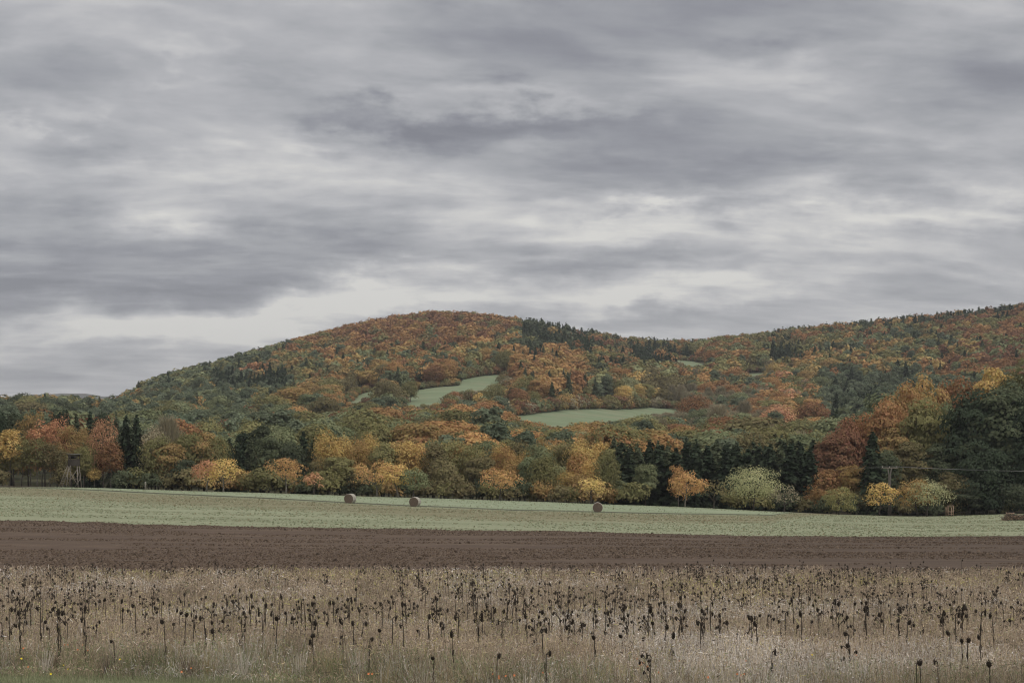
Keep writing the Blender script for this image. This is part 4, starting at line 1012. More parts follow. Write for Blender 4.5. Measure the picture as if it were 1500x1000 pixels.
orchard(1358, 757, 6.3, 6.6, 'palegreen', 'silvery green willow-like orchard tree left of the small ladder seat', 633, 2600, base=0.2, nl=24, size=0.22, D=261)

# ------------------------------------------------------------------ hay bales
def straw_materials():
    m, t, out = newmat('straw_roll_end'); co = t.node('ShaderNodeTexCoord')
    sp = t.node('ShaderNodeSeparateXYZ'); t.l.new(co.outputs['Object'], sp.inputs[0])
    rad = t.m('SQRT', t.m('ADD', t.m('POWER', sp.outputs[0], 2.0), t.m('POWER', sp.outputs[2], 2.0)))
    n = t.noise(co.outputs['Object'], 9, 6, 0.7)
    ring = t.m('SINE', t.m('ADD', t.m('MULTIPLY', rad, 60.0), t.m('MULTIPLY', n, 9.0)))
    c = t.mix(t.mapr(ring, -1, 1), (0.10, 0.075, 0.058), (0.19, 0.145, 0.115)); c = t.mix(t.m('MULTIPLY', t.mapr(n, 0.5, 0.7), 0.6), c, (0.24, 0.19, 0.15))
    principled(t, out, c, 0.95, ring, 0.5, 0.02); M['straw_end'] = m
    m, t, out = newmat('net_wrapped_straw'); co = t.node('ShaderNodeTexCoord'); n = t.noise(co.outputs['Object'], 7, 6, 0.65)
    w = t.node('ShaderNodeTexWave'); w.bands_direction = 'Y'; w.inputs['Scale'].default_value = 9.0; t.l.new(co.outputs['Object'], w.inputs[0])
    c = t.mix(t.mapr(n, 0.3, 0.7), (0.27, 0.25, 0.21), (0.47, 0.45, 0.40)); c = t.mix(t.m('MULTIPLY', w.outputs['Fac'], 0.2), c, (0.3, 0.27, 0.22))
    principled(t, out, c, 0.85, n, 0.4, 0.03); M['straw_wrap'] = m


straw_materials()


def bale_meshes(seed, rad=0.74, L=1.2):
    r = np.random.default_rng(seed); k = 40; a = np.arange(k) * 2 * math.pi / k
    prof = rad * (1 + 0.012 * np.sin(a * 3 + seed) + r.normal(0, 0.006, k)); zz_ = np.sin(a) * prof; zz_ = np.maximum(zz_, -rad * 0.90); xx_ = np.cos(a) * prof
    V = []; Q = []; st = [(-0.5, 0.965), (-0.47, 1.0), (-0.25, 1.008), (0, 1.01), (0.25, 1.006), (0.47, 1.0), (0.5, 0.965)]
    for (t, s_) in st:
        for j in range(k): V.append((xx_[j] * s_, t * L, zz_[j] * s_ if zz_[j] > -rad * .89 else zz_[j]))
    for i in range(len(st) - 1):
        for j in range(k): Q.append([i * k + j, (i + 1) * k + j, (i + 1) * k + (j + 1) % k, i * k + (j + 1) % k])
    wrap = npmesh('net_wrap', V, Q, (M['straw_wrap'],), smooth=True)
    V = []; Q = []; rs = [1.0 * 0.966, 0.8, 0.6, 0.4, 0.2, 0.02]
    for side in (-1, 1):
        o0 = len(V)
        for qi, s_ in enumerate(rs):
            for j in range(k): V.append((xx_[j] * s_, side * (L * 0.5 + (0.015 + 0.02 * math.sin(qi * 2.1)) * (qi > 0)), (zz_[j] * s_) if s_ < 0.95 else zz_[j] * s_))
        for i in range(len(rs) - 1):
            for j in range(k): Q.append([o0 + i * k + j, o0 + i * k + (j + 1) % k, o0 + (i + 1) * k + (j + 1) % k, o0 + (i + 1) * k + j])
        m_ = len(V); V.append((0, side * (L * 0.5 + 0.01), 0))
        for j in range(0, k, 2): Q.append([m_, o0 + 5 * k + j, o0 + 5 * k + (j + 1) % k, o0 + 5 * k + (j + 2) % k])
    ends = npmesh('straw_roll', V, Q, (M['straw_end'],))
    return wrap, ends


for s_, (u, v, lab, rz) in enumerate(((513, 737.2, 'leftmost of three round straw bales on the green field', -0.32), (608, 742.0, 'middle one of three round straw bales on the green field', -0.26), (875.5, 750.0, 'rightmost of three round straw bales, alone on the green field', -0.06))):
    x, y, z = ground_pt(u, v, 150); wr, en = bale_meshes(s_, 0.76 * y / 215)
    o = empty('hay_bale', (x, y, z + 0.05 + 0.70 * 0.76 / 0.74 * y / 215 * 0.96), rz); link('net_wrap', wr, None, o); link('straw_roll', en, None, o)
    tag(o, lab, 'hay bale', 'round straw bales lying on the green field'); print('bale', u, y)

# ------------------------------------------------------------------ raised hunting hide at the left
def hunting_stand():
    D = 268.0; x = xat(108, D); z = float(gz(x, D)); root = empty('hunting_stand', (x, D, z), 0.0)
    tag(root, 'tall wooden hunting stand with roofed cabin and slanting ladder', 'hunting stand')
    fz = 4.1; ct = 6.2; w = 1.75; x0 = -0.35
    cb = MB()
    for (sx, sy) in ((-1, -1), (1, -1), (-1, 1), (1, 1)): cb.box((x0 + sx * (w / 2 - .04) + .4, sy * 0.7, (fz + ct) / 2), (0.09, 0.09, ct - fz))
    cb.box((x0 + .4, 0, fz + 0.03), (w + .1, 1.6, 0.08))
    for i in range(7):
        zc = fz + 0.16 + i * 0.17
        cb.box((x0 + .4, -0.76, zc), (w + .02, 0.03, 0.16)); cb.box((x0 + .4, 0.76, zc), (w + .02, 0.03, 0.16))
        cb.box((x0 + .4 - w / 2 - .02, 0, zc), (0.03, 1.48, 0.16)); cb.box((x0 + .4 + w / 2 + .02, 0, zc), (0.03, 1.48, 0.16))
    for sy in (-1, 1): cb.box((x0 + .4, sy * 0.76, ct - 0.15), (w + .02, 0.03, 0.22))
    for sx in (-1, 1): cb.box((x0 + .4 + sx * (w / 2 + .02), 0, ct - 0.15), (0.03, 1.48, 0.22)); cb.box((x0 + .4 + sx * w * .3, -0.76, fz + 1.6), (w * .22, 0.032, 0.52))
    cab = cb.build('cabin', M['darkwood'], root)
    w_ = MB().box((x0 + .4, -0.70, fz + 1.6), (w * .42, 0.02, 0.5)); w_.build('window', M['void'], cab)
    rf = MB().box((x0 + .42, 0, ct + 0.10), (w + .55, 2.1, 0.07), [[math.cos(.05), 0, math.sin(.05)], [0, 1, 0], [-math.sin(.05), 0, math.cos(.05)]]); rf.build('roof', M['roof'], root)
    for (sx, sy) in ((-1, -1), (1, -1), (-1, 1), (1, 1)):
        MB().tube([(x0 + .4 + sx * (w / 2 + .25), sy * 1.05, -0.2), (x0 + .4 + sx * (w / 2 - .08), sy * 0.65, fz)], [0.085, 0.07], 7).build('leg', M['wood'], root, True)
    for a, b in (((x0 - .55, -1.0, 0.6), (x0 + 1.2, -0.72, 3.4)), ((x0 + 1.35, -1.0, 0.6), (x0 - .35, -0.72, 3.4)), ((x0 - .6, -0.95, 1.7), (x0 + 1.4, -0.95, 1.7)), ((x0 + 1.5, 0.95, .6), (x0 + 1.3, -0.72, 3.2)), ((x0 + .9, -1.05, 0.1), (x0 + 2.0, -1.2, 1.75))):
        MB().bar(a, b, 0.09).build('brace', M['wood'], root, True)
    ld = MB(); a0 = np.array((-2.55, -1.0, -0.1)); a1 = np.array((-0.9, -0.75, fz + .1)); off = np.array((0.62, -0.1, 0))
    ld.bar(a0, a1, 0.10).bar(a0 + off, a1 + off, 0.10)
    for i in range(1, 13): p = a0 + (a1 - a0) * i / 13; ld.bar(p, p + off, 0.06)
    ld.build('ladder', M['wood'], root, True)


hunting_stand()


def ladder_seat():
    D = 256.0; x = xat(1391, D); z = float(gz(x, D)) + .04; root = empty('ladder_seat', (x, D, z), 0.15)
    tag(root, 'small open wooden frame seat at the wood edge, right of the willow-like tree', 'hunting seat')
    for sx in (-1, 1):
        for sy in (-1, 1): MB().box((sx * 0.5, sy * 0.4, 0.92 if sy < 0 else 0.8), (0.10, 0.10, 1.95 if sy < 0 else 1.7)).build('post', M['newwood'], root)
    MB().box((0, -0.40, 1.93), (1.16, 0.13, 0.10)).build('top_rail', M['newwood'], root)
    MB().box((0, -0.46, 0.88), (1.12, 0.04, 0.12)).box((0, -0.46, 0.45), (0.9, 0.035, 0.08)).build('front_rail', M['newwood'], root)
    MB().box((-0.42, 0, 0.88), (0.05, 0.7, 0.1)).box((0.42, 0, 0.88), (0.05, 0.7, 0.1)).build('side_rail', M['newwood'], root)
    MB().box((0.12, -0.45, 0.42), (0.08, 0.03, 0.8)).build('ladder', M['newwood'], root)
    MB().box((0, 0.1, 0.80), (0.9, 0.42, 0.05)).build('seat', M['newwood'], root)


ladder_seat()


def utility_pole():
    D = 268.0; x = xat(1303, D); z = float(gz(x, D)); root = empty('utility_pole', (x, D, z), 0.0); h = (755 - 684.5) * D / F
    tag(root, 'dark wooden double utility pole with forked head and flat crossarm', 'utility pole')
    for s_ in (-1, 1):
        MB().tube([(s_ * 0.19, 0, -0.3), (s_ * 0.13, 0, h * .55), (s_ * 0.13, 0, h * 0.86), (s_ * 0.36, 0, h - 0.08)], [0.18, 0.15, 0.13, 0.11], 8).build('pole', M['pole'], root, True)
    MB().box((0, 0, h), (3.0, 0.16, 0.16)).build('crossarm', M['wood'], root)
    for i, sx in enumerate((-1.35, 0, 1.35)):
        MB().tube([(sx, 0, h + .08), (sx, 0, h + .16), (sx, 0, h + .2), (sx, 0, h + .3)], [0.03, 0.07, 0.045, 0.06], 8).build('insulator', M['ceramic'], root, True)
    for i, (sx, nm) in enumerate(((-1.35, 'left'), (0, 'middle'), (1.35, 'right'))):
        for side, (tx, td, tz) in (('right', (xat(1900, 236), 236, CZ + (HY - 684 - (i - 1) * 1.5) / F * 236)), ('left', (xat(900, 420), 420, CZ + (HY - 690) / F * 420))):
            a = np.array((x + sx, D, z + h + .3)); b = np.array((tx + sx, td, tz)); P = []
            for k in range(25): t = k / 24; p = a + (b - a) * t; p[2] -= 4 * (0.9 if side == 'right' else 1.2) * t * (1 - t); P.append(p)
            o = MB().tube(P, 0.009 if side == 'left' else 0.017, 4).build('overhead_wire', M['wire'])
            tag(o, f'thin overhead wire running {side} from the {nm} insulator of the utility pole', 'wire', 'overhead wires of the utility pole')


utility_pole()


def marker_post():
    D = 262.0; x = xat(213, D); z = float(gz(x, D)); root = empty('marker_post', (x, D, z)); tag(root, 'short pale weathered post standing alone at the wood edge', 'post')
    MB().tube([(0, 0, -.2), (0.01, 0, 0.7), (0, 0, 1.35)], [0.17, 0.16, 0.14], 8).build('post', M['palebark'], root, True)
    MB().tube([(0, 0, 1.35), (0, 0, 1.44)], [0.15, 0.10], 8).build('cap', M['paint'], root, True)


marker_post()


def brush_pile():
    r = np.random.default_rng(77); x, D, z = ground_pt(1500, 762, 150); root = empty('brushwood_pile', (x, D, z)); tag(root, 'long heap of cut brown brushwood lying on the field at the wood edge', 'brushwood pile')
    mb = MB(); ml = MB()
    for i in range(420):
        cx = r.uniform(-3.1, 5.2); hh = 1.15 * min(1, (cx + 3.3) / 0.7) * (0.8 + 0.25 * math.sin(cx * 2.3)); cz = r.uniform(0.05, max(hh, .1)); cy = r.normal(0, 0.55)
        d = unit(np.array([r.normal(), r.normal() * 0.7, r.normal() * 0.35])); L = r.uniform(0.25, 0.75); w = r.uniform(0.02, 0.06); c = np.array([cx, cy, cz])
        (mb if i % 5 else ml).tube([c - d * L, c + r.normal(0, .05, 3), c + d * L], [w, w * .8, w * .5], 5)
    mb.build('branches', M['bark'], root, True); ml.build('cut_logs', M['newwood'], root, True)
    n = 1800; cx = r.uniform(-3.2, 5.3, n); hh = 1.0 * np.clip((cx + 3.4) / 0.7, 0, 1) * (0.85 + 0.2 * np.sin(cx * 2.3)); c = np.stack([cx, r.normal(0, .6, n), r.random(n) * hh], 1)
    V, Q = cards(c, r.normal(size=(n, 3)), 0.16, 0.12, r); o = link('dead_leaves', npmesh('dead_leaves', V, Q, (M['leaf'],), fval=r.random(n)), None, root); o.color = (0.25, 0.175, 0.12, 1)


brush_pile()

# ------------------------------------------------------------------ dead sunflowers
def sunflower_proto(seed, multi=False):
    r = np.random.default_rng(seed); H = 1.0; heads = []; st = MB(); hd = []; lean = r.normal(0, 0.05, 2)
    p = [np.array([lean[0] * t * t + r.normal(0, .006), lean[1] * t * t, t * H]) for t in np.linspace(0, 1, 6)]; p[0][2] = -0.05
    st.tube(p, np.linspace(0.020, 0.012, 6), 6)

    def head(base, dr, s_):
        a = unit(dr); e = base + a * 0.05 + np.array([0, 0, 0.02]); e2 = e + a * 0.05 + np.array([0, 0, -0.035]); m_ = MB()
        st.tube([base, e, e2], [0.012, 0.010, 0.012], 6)
        n = unit(np.array([a[0], a[1], r.uniform(-0.9, 0.05)])); ref = np.array([0, 0, 1.0]); u = unit(np.cross(n, ref)); v = np.cross(n, u)
        k = 12; V = [e2 - n * 0.012]; Q = []; ang = np.arange(k) * 2 * math.pi / k
        for (rr, dd, jt) in ((0.35, -0.01, .0), (0.85, 0.0, .08), (1.0, 0.018, .16), (0.8, 0.030, .05), (0.0, 0.034, 0)):
            for j in range(k): q = s_ * rr * (1 + r.uniform(-jt, jt)); V.append(e2 + n * dd + (u * math.cos(ang[j]) + v * math.sin(ang[j])) * q)
        for j in range(k): Q.append([0, 1 + (j + 1) % k, 1 + j, 1 + j])
        for i in range(4):
            for j in range(k): Q.append([1 + i * k + j, 1 + i * k + (j + 1) % k, 1 + (i + 1) * k + (j + 1) % k, 1 + (i + 1) * k + j])
        m_.add(np.array(V), [q for q in Q if len(set(q)) == 4])
        # curled bracts round the rim
        for j in range(9):
            a_ = j * 0.7 + r.uniform(-.2, .2); d = u * math.cos(a_) + v * math.sin(a_); c = e2 + d * s_ * 0.95; t_ = np.cross(n, d)
            m_.add(np.array([c - t_ * .012, c + t_ * .012, c + t_ * .004 + d * s_ * .35 - n * .015, c - t_ * .004 + d * s_ * .35 - n * .015]), [[0, 1, 2, 3]])
        return m_
    a0 = r.uniform(0, 6.28); hd.append(head(p[-1], np.array([math.cos(a0), math.sin(a0), 0.3]), r.uniform(0.050, 0.066)))
    if multi:
        for q in range(r.integers(4, 7)):
            t = r.uniform(0.45, 0.92); b = np.array([np.interp(t, [0, 1], [0, lean[0]]), 0, t * H]); a = r.uniform(0, 6.28); L = r.uniform(0.08, 0.2)
            e = b + np.array([math.cos(a) * L, math.sin(a) * L, L * 0.8]); st.tube([b, (b + e) / 2 + [0, 0, .02], e], [.009, .008, .006], 5)
            hd.append(head(e, np.array([math.cos(a), math.sin(a), .3]), r.uniform(0.026, 0.038)))
    lf = MB()
    for q in range(r.integers(3, 6)):
        t = r.uniform(0.3, 0.9); b = np.array([lean[0] * t * t, lean[1] * t * t, t]); a = r.uniform(0, 6.28); d = np.array([math.cos(a), math.sin(a), 0]); s_ = np.array([-d[1], d[0], 0]); w = r.uniform(.012, .032); L = r.uniform(.08, .18)
        k1 = b + d * 0.035; k2 = b + d * 0.055 + [0, 0, -L * .5]; k3 = b + d * 0.03 + [0, 0, -L]
        lf.add(np.array([b - s_ * .004, b + s_ * .004, k1 + s_ * w * .6, k1 - s_ * w * .6, k2 + s_ * w, k2 - s_ * w * .7, k3 + s_ * w * .3, k3 - s_ * w * .3]), [[0, 1, 2, 3], [3, 2, 4, 5], [5, 4, 6, 7]])
    return (st.mesh('stem', M['deadstem'], True), [h.mesh('flower_head', M['deadhead'], False) for h in hd], lf.mesh('withered_leaves', M['deadstem']))


SF = [sunflower_proto(900 + i, False) for i in range(7)] + [sunflower_proto(930 + i, True) for i in range(5)]
# the nearest and clearest plants stand where the photograph shows them: (column, row of head, distance)
KEY = [(592, 917, 30), (800, 958, 24.5), (952, 961, 24.2), (460, 912, 30), (503, 909, 29.5), (872, 933, 27.5), (634, 963, 24), (727, 961, 24), (243, 911, 30), (796, 924, 28), (852, 916, 30), (831, 919, 30), (1026, 912, 30.5), (665, 930, 27), (670, 905, 31), (629, 904, 31.5), (985, 932, 27.5),
       (1245, 929, 28), (1245, 946, 26), (1128, 955, 25), (1342, 971, 23), (1350, 972, 23.2), (1375, 970, 23), (1392, 927, 28.5), (1410, 938, 26.5), (1418, 937, 26.6), (1438, 934, 27), (1450, 972, 23.2), (1328, 912, 30.5), (1174, 900, 32), (86, 898, 32), (31, 899, 32), (59, 878, 35.5), (122, 880, 35.5), (14, 886, 34), (88, 898, 31), (29, 836, 52), (62, 845, 46),
       (125, 908, 28), (96, 860, 41), (176, 856, 44), (168, 955, 26), (540, 936, 27), (976, 860, 42), (998, 860, 40), (998, 833, 60), (1101, 904, 31), (1109, 914, 30), (701, 903, 32), (1163, 852, 45), (1220, 857, 42), (1228, 868, 40), (820, 860, 44), (809, 858, 44), (698, 847, 48), (580, 862, 42), (510, 850, 46), (389, 851, 46), (345, 822, 60), (343, 843, 50), (270, 900, 33), (200, 868, 38), (386, 872, 38),
       (1030, 893, 33), (950, 892, 33), (886, 899, 33), (560, 870, 40), (590, 867, 40), (458, 868, 40), (448, 870, 40), (480, 867, 41), (410, 846, 48), (350, 830, 56), (1316, 887, 34), (1400, 900, 32), (1410, 880, 36), (1270, 893, 33), (1435, 898, 32.5), (1456, 903, 32)]
field_far = 90.5
sun_list = []
for (u, v, D) in KEY:
    D = max(D, float(np.interp(u, [0, 130, 330, 520, 760], [32.2, 32, 30.4, 28.8, 22])))
    x = xat(u, D); zt = CZ + (HY - v) / F * D; h = zt - float(gz(x, D)); sun_list.append((u, x, D, min(max(h, 0.75), 1.42)))
r3 = np.random.default_rng(55)
tries = 0
while len(sun_list) < 1080 and tries < 60000:
    tries += 1
    D = 30 + (field_far - 30) * r3.random() ** 0.8; u = r3.uniform(-30, 1530)
    if fbm(xat(u, D), D, 9, 2) < 0.33 or any(abs(q_[1] - xat(u, D)) < 0.45 and abs(q_[2] - D) < 0.7 for q_ in sun_list): continue
    if D < 40 and r3.random() < 0.3 or D < np.interp(u, [0, 130, 330, 520], [33, 32.6, 31, 29]): continue
    sun_list.append((u, xat(u, D), D, float(np.clip(r3.normal(1.08, 0.13), 0.78, 1.45))))
sun_list = [s_ for s_ in sun_list if s_[2] > 22]
main = sorted(range(len(sun_list)), key=lambda i: -(sun_list[i][3] / sun_list[i][2]) * (1 if -5 < sun_list[i][0] < 1505 else 0))[:296]
mains = set(main); SUNF = []
for i in range(len(sun_list)):
    if i not in mains: continue
    u, x, D, h = sun_list[i]; multi = r3.random() < (0.08 if D < 36 else 0.22); pi = int(r3.integers(7, 12)) if multi else int(r3.integers(0, 7)); st, hds, lf = SF[pi]
    root = empty('dead_sunflower', (x, D, float(gz(x, D))), r3.uniform(0, 6.28)); ws = r3.uniform(0.58, 0.82) * (0.86 if D < 28 else 1.0); root.scale = (ws, ws, h)
    link('stem', st, None, root); link('withered_leaves', lf, None, root)
    for hm in hds: link('flower_head', hm, None, root)
    SUNF.append((root, multi, u, D, h))
VV, QQ = [], []; off = 0
for i in range(len(sun_list)):
    if i in mains: continue
    u, x, D, h = sun_list[i]; pi = int(r3.integers(0, 12)); st, hds, lf = SF[pi]; a = r3.uniform(0, 6.28); c_, s_ = math.cos(a), math.sin(a)
    for me in [st] + hds:
        V = np.empty(len(me.vertices) * 3, np.float32); me.vertices.foreach_get('co', V); V = V.reshape(-1, 3); Q = np.empty(len(me.loops), np.int32); me.loops.foreach_get('vertex_index', Q); Q = Q.reshape(-1, 4)
        P = np.stack([(V[:, 0] * c_ - V[:, 1] * s_) * 0.8 + x, (V[:, 0] * s_ + V[:, 1] * c_) * 0.8 + D, V[:, 2] * h + float(gz(x, D))], 1); VV.append(P); QQ.append(Q + off); off += len(V)
o = link('distant_dead_sunflowers', npmesh('distant_dead_sunflowers', np.concatenate(VV), np.concatenate(QQ), (M['deadstem'],))); tag(o, 'farthest dead sunflowers thinning out towards the ploughed field', 'sunflowers', None, 'stuff')

# ------------------------------------------------------------------ dried weeds and grass
def weeds():
    r = np.random.default_rng(99); n = 950000
    q = r.random(n); lo, hi = 20.5, 92.0
    D = 1 / (1 / lo ** 0.9 + q * (1 / hi ** 0.9 - 1 / lo ** 0.9)) ** (1 / 0.9)
    u = r.uniform(-90, 1590, n); D = np.where(r.random(n) < 0.10, r.uniform(70, 92.5, n), D)
    x = (u - 750) / F * D
    vh = np.interp(u, [-250, 0, 130, 330, 520, 760, 1750], [30.8, 30.4, 30.2, 28.9, 27.3, 24.0, 21.0]) + 0.7 * (fbm(x * 1.0, D * 0, 3, 3) - 0.5) * 2
    k = D > vh; x, D, u, vh = x[k], D[k], u[k], vh[k]; n = len(x); z = gz(x, D)
    cl = fbm(x, D, 2.2, 3); patch = fbm(x + 50, D - 30, 7.0, 3); pale = fbm(x - 80, D * 0.6 + 9, 5.0, 3)
    edgef = np.clip((D - vh) / 1.5, 0.35, 1)
    hmax = (0.50 + 0.62 * cl) * edgef
    # fine upright stems
    typ = r.random(n); fs = np.clip(D / 42, 0.55, 2.2)
    L = hmax * r.uniform(0.45, 1.1, n); d = unit(np.stack([r.normal(0, 0.28, n), r.normal(0, 0.28, n), np.ones(n)], 1)); b = np.stack([x, D, z - 0.02], 1)
    isstem = typ < 0.46
    # seed heads, curled leaves: small cards spread along where stems are
    hgt = hmax * r.random(n) ** 0.6 * 1.08; w = np.where(isstem, r.uniform(0.005, 0.013, n) * fs, 0)
    base = np.where(isstem[:, None], b, b + d * hgt[:, None]); tip = b + d * L[:, None]
    side = unit(np.cross(d, np.stack([r.normal(0, .6, n), -np.ones(n), r.normal(0, .3, n)], 1)))
    V = np.empty((n, 4, 3), np.float32)
    V[:, 0] = base - side * w[:, None] * .5; V[:, 1] = base + side * w[:, None] * .5; V[:, 2] = tip + side * w[:, None] * .25; V[:, 3] = tip - side * w[:, None] * .25
    m_ = ~isstem; nn = m_.sum(); sz = r.uniform(0.014, 0.044, nn) * fs[m_]
    # half of them are slanting side twigs, the rest leaf flakes
    asp = np.where(r.random(nn) < 0.5, r.uniform(2.2, 5.0, nn), r.uniform(0.7, 1.5, nn))
    dr = unit(np.stack([r.normal(0, 1, nn), r.normal(0, .8, nn), r.normal(0.5, .7, nn)], 1)); sd = unit(np.cross(dr, r.normal(size=(nn, 3))))
    c = base[m_]; wl = (sz * asp)[:, None] * .5; ww = (sz / np.sqrt(asp))[:, None] * .5
    V[m_, 0] = c - dr * wl - sd * ww; V[m_, 1] = c - dr * wl * .7 + sd * ww; V[m_, 2] = c + dr * wl + sd * ww * .6; V[m_, 3] = c + dr * wl * 1.1 - sd * ww * .5
    brown = np.array([0.30, 0.235, 0.165]); grey = np.array([0.48, 0.42, 0.345]); straw = np.array([0.50, 0.41, 0.25]); yel = np.array([0.42, 0.38, 0.14]); dark = np.array([0.07, 0.055, 0.043]); grn = np.array([0.17, 0.195, 0.095]); wht = np.array([0.66, 0.62, 0.56])
    s1 = r.random(n); C_ = np.tile(brown, (n, 1)) * r.uniform(.75, 1.35, (n, 1))
    pg = np.clip((pale - 0.42) * 4.5, 0.08, 1) * np.interp(D, [22, 40, 60], [1, .8, .45])
    C_ = np.where((s1 < 0.50 * pg)[:, None], grey * r.uniform(.75, 1.25, (n, 1)), C_); C_ = np.where(((s1 > 0.55) & (s1 < 0.55 + 0.13 * pg))[:, None], wht * r.uniform(.8, 1.1, (n, 1)), C_)
    py_ = np.clip((patch - 0.45) * 3, 0.05, 1) * np.interp(D, [25, 45, 70], [.35, .9, 1.2])
    C_ = np.where(((s1 > 0.70) & (s1 < 0.70 + 0.12 * py_))[:, None], yel * r.uniform(.8, 1.3, (n, 1)), C_)
    C_ = np.where(((s1 > 0.83) & (s1 < 0.90))[:, None], straw * r.uniform(.7, 1.2, (n, 1)), C_); C_ = np.where((s1 > 0.90)[:, None], dark, C_)
    low = np.clip(1.4 - (D - vh) / 2.6, 0, 1) * (u < 900) + np.clip((27 - D) / 6, 0, .6) * (u >= 900) + 0.06
    C_ = np.where((r.random(n) < 0.42 * low)[:, None], grn * r.uniform(.7, 1.3, (n, 1)), C_)
    C_ = C_ * np.array([1.17, 1.20, 1.29]) * (0.62 + 1.15 * fbm(x + 11, D + 5, 1.1, 3))[:, None]
    # separate taller tufts standing out of the mat
    nt = 2600; kt = 46; Dt = 1 / (1 / 21.5 + r.random(nt) * (1 / 70 - 1 / 21.5)); ut = r.uniform(-60, 1560, nt); ok = Dt > np.interp(ut, [0, 130, 330, 520, 760], [30.9, 30.7, 29.4, 27.8, 20]); Dt, ut = Dt[ok], ut[ok]; nt = len(Dt); xt = (ut - 750) / F * Dt; zt_ = gz(xt, Dt)
    ct = np.array([[.56, .51, .44], [.62, .57, .50], [.42, .36, .27], [.30, .31, .17], [.47, .38, .22], [.20, .155, .115], [.52, .47, .41], [.16, .13, .10]])[r.integers(0, 8, nt)] * r.uniform(.8, 1.15, (nt, 1)); ht = r.uniform(.5, .98, nt); wt = r.uniform(.15, .5, nt); fl_ = r.random(nt) < .5
    i_ = np.repeat(np.arange(nt), kt); N = len(i_); dd = unit(np.stack([r.normal(0, 1, N) * wt[i_], r.normal(0, 1, N) * wt[i_], np.ones(N)], 1)); tt_ = np.where(fl_[i_], r.uniform(.45, 1, N), r.uniform(0, .3, N)); Ls = ht[i_] * r.uniform(.7, 1.05, N)
    b0 = np.stack([xt[i_], Dt[i_], zt_[i_]], 1) + np.stack([r.normal(0, .05, N), r.normal(0, .05, N), np.zeros(N)], 1) + dd * (tt_ * Ls)[:, None]
    d2_ = unit(dd + r.normal(0, .45, (N, 3)) * fl_[i_][:, None]); l2 = np.where(fl_[i_], r.uniform(.04, .12, N), Ls * .7); ww_ = (r.uniform(.003, .008, N) * np.clip(Dt[i_] / 36, .6, 1.8))[:, None]; sd_ = unit(np.cross(d2_, r.normal(size=(N, 3)))) * ww_
    V = np.concatenate([V, np.stack([b0 - sd_, b0 + sd_, b0 + d2_ * l2[:, None] + sd_ * .4, b0 + d2_ * l2[:, None] - sd_ * .4], 1).astype(np.float32)]); C_ = np.concatenate([C_, ct[i_] * r.uniform(.75, 1.2, (N, 1))]); n = len(V)
    me = npmesh('dried_weeds', V.reshape(-1, 3), np.arange(4 * n).reshape(-1, 4), (M['forest'],), fcol=C_)
    tag(link('dried_weeds', me), 'dense dried weeds and seed heads filling the sunflower field', 'weeds', None, 'stuff')
    # verge grass
    n = 60000; D = r.uniform(21.5, 31.2, n); u = r.uniform(-80, 900, n); vh = np.interp(u, [-250, 0, 130, 330, 520, 760, 1750], [31.4, 31.0, 30.8, 29.6, 28.2, 25.2, 21.0]); k = D < vh; D, u = D[k], u[k]; n = len(D); x = (u - 750) / F * D
    b = np.stack([x, D, gz(x, D)], 1); L = r.uniform(.05, .17, n) * (0.7 + 0.7 * fbm(x, D, 1.2, 2)); d = unit(np.stack([r.normal(0, .4, n), r.normal(0, .4, n), np.ones(n)], 1)); sd = unit(np.cross(d, r.normal(size=(n, 3)))) * r.uniform(.003, .007, n)[:, None]
    V = np.stack([b - sd, b + sd, b + d * L[:, None] + sd * .3, b + d * L[:, None] - sd * .3], 1).reshape(-1, 3)
    C_ = np.array([0.27, 0.29, 0.175]) * r.uniform(.7, 1.3, (n, 1)); C_ = np.where((r.random(n) < .14)[:, None], np.array([.36, .33, .23]), C_)
    tag(link('verge_grass', npmesh('verge_grass', V, np.arange(4 * n).reshape(-1, 4), (M['forest'],), fcol=C_)), 'short green grass of the verge at the lower left', 'grass', None, 'stuff')


weeds()


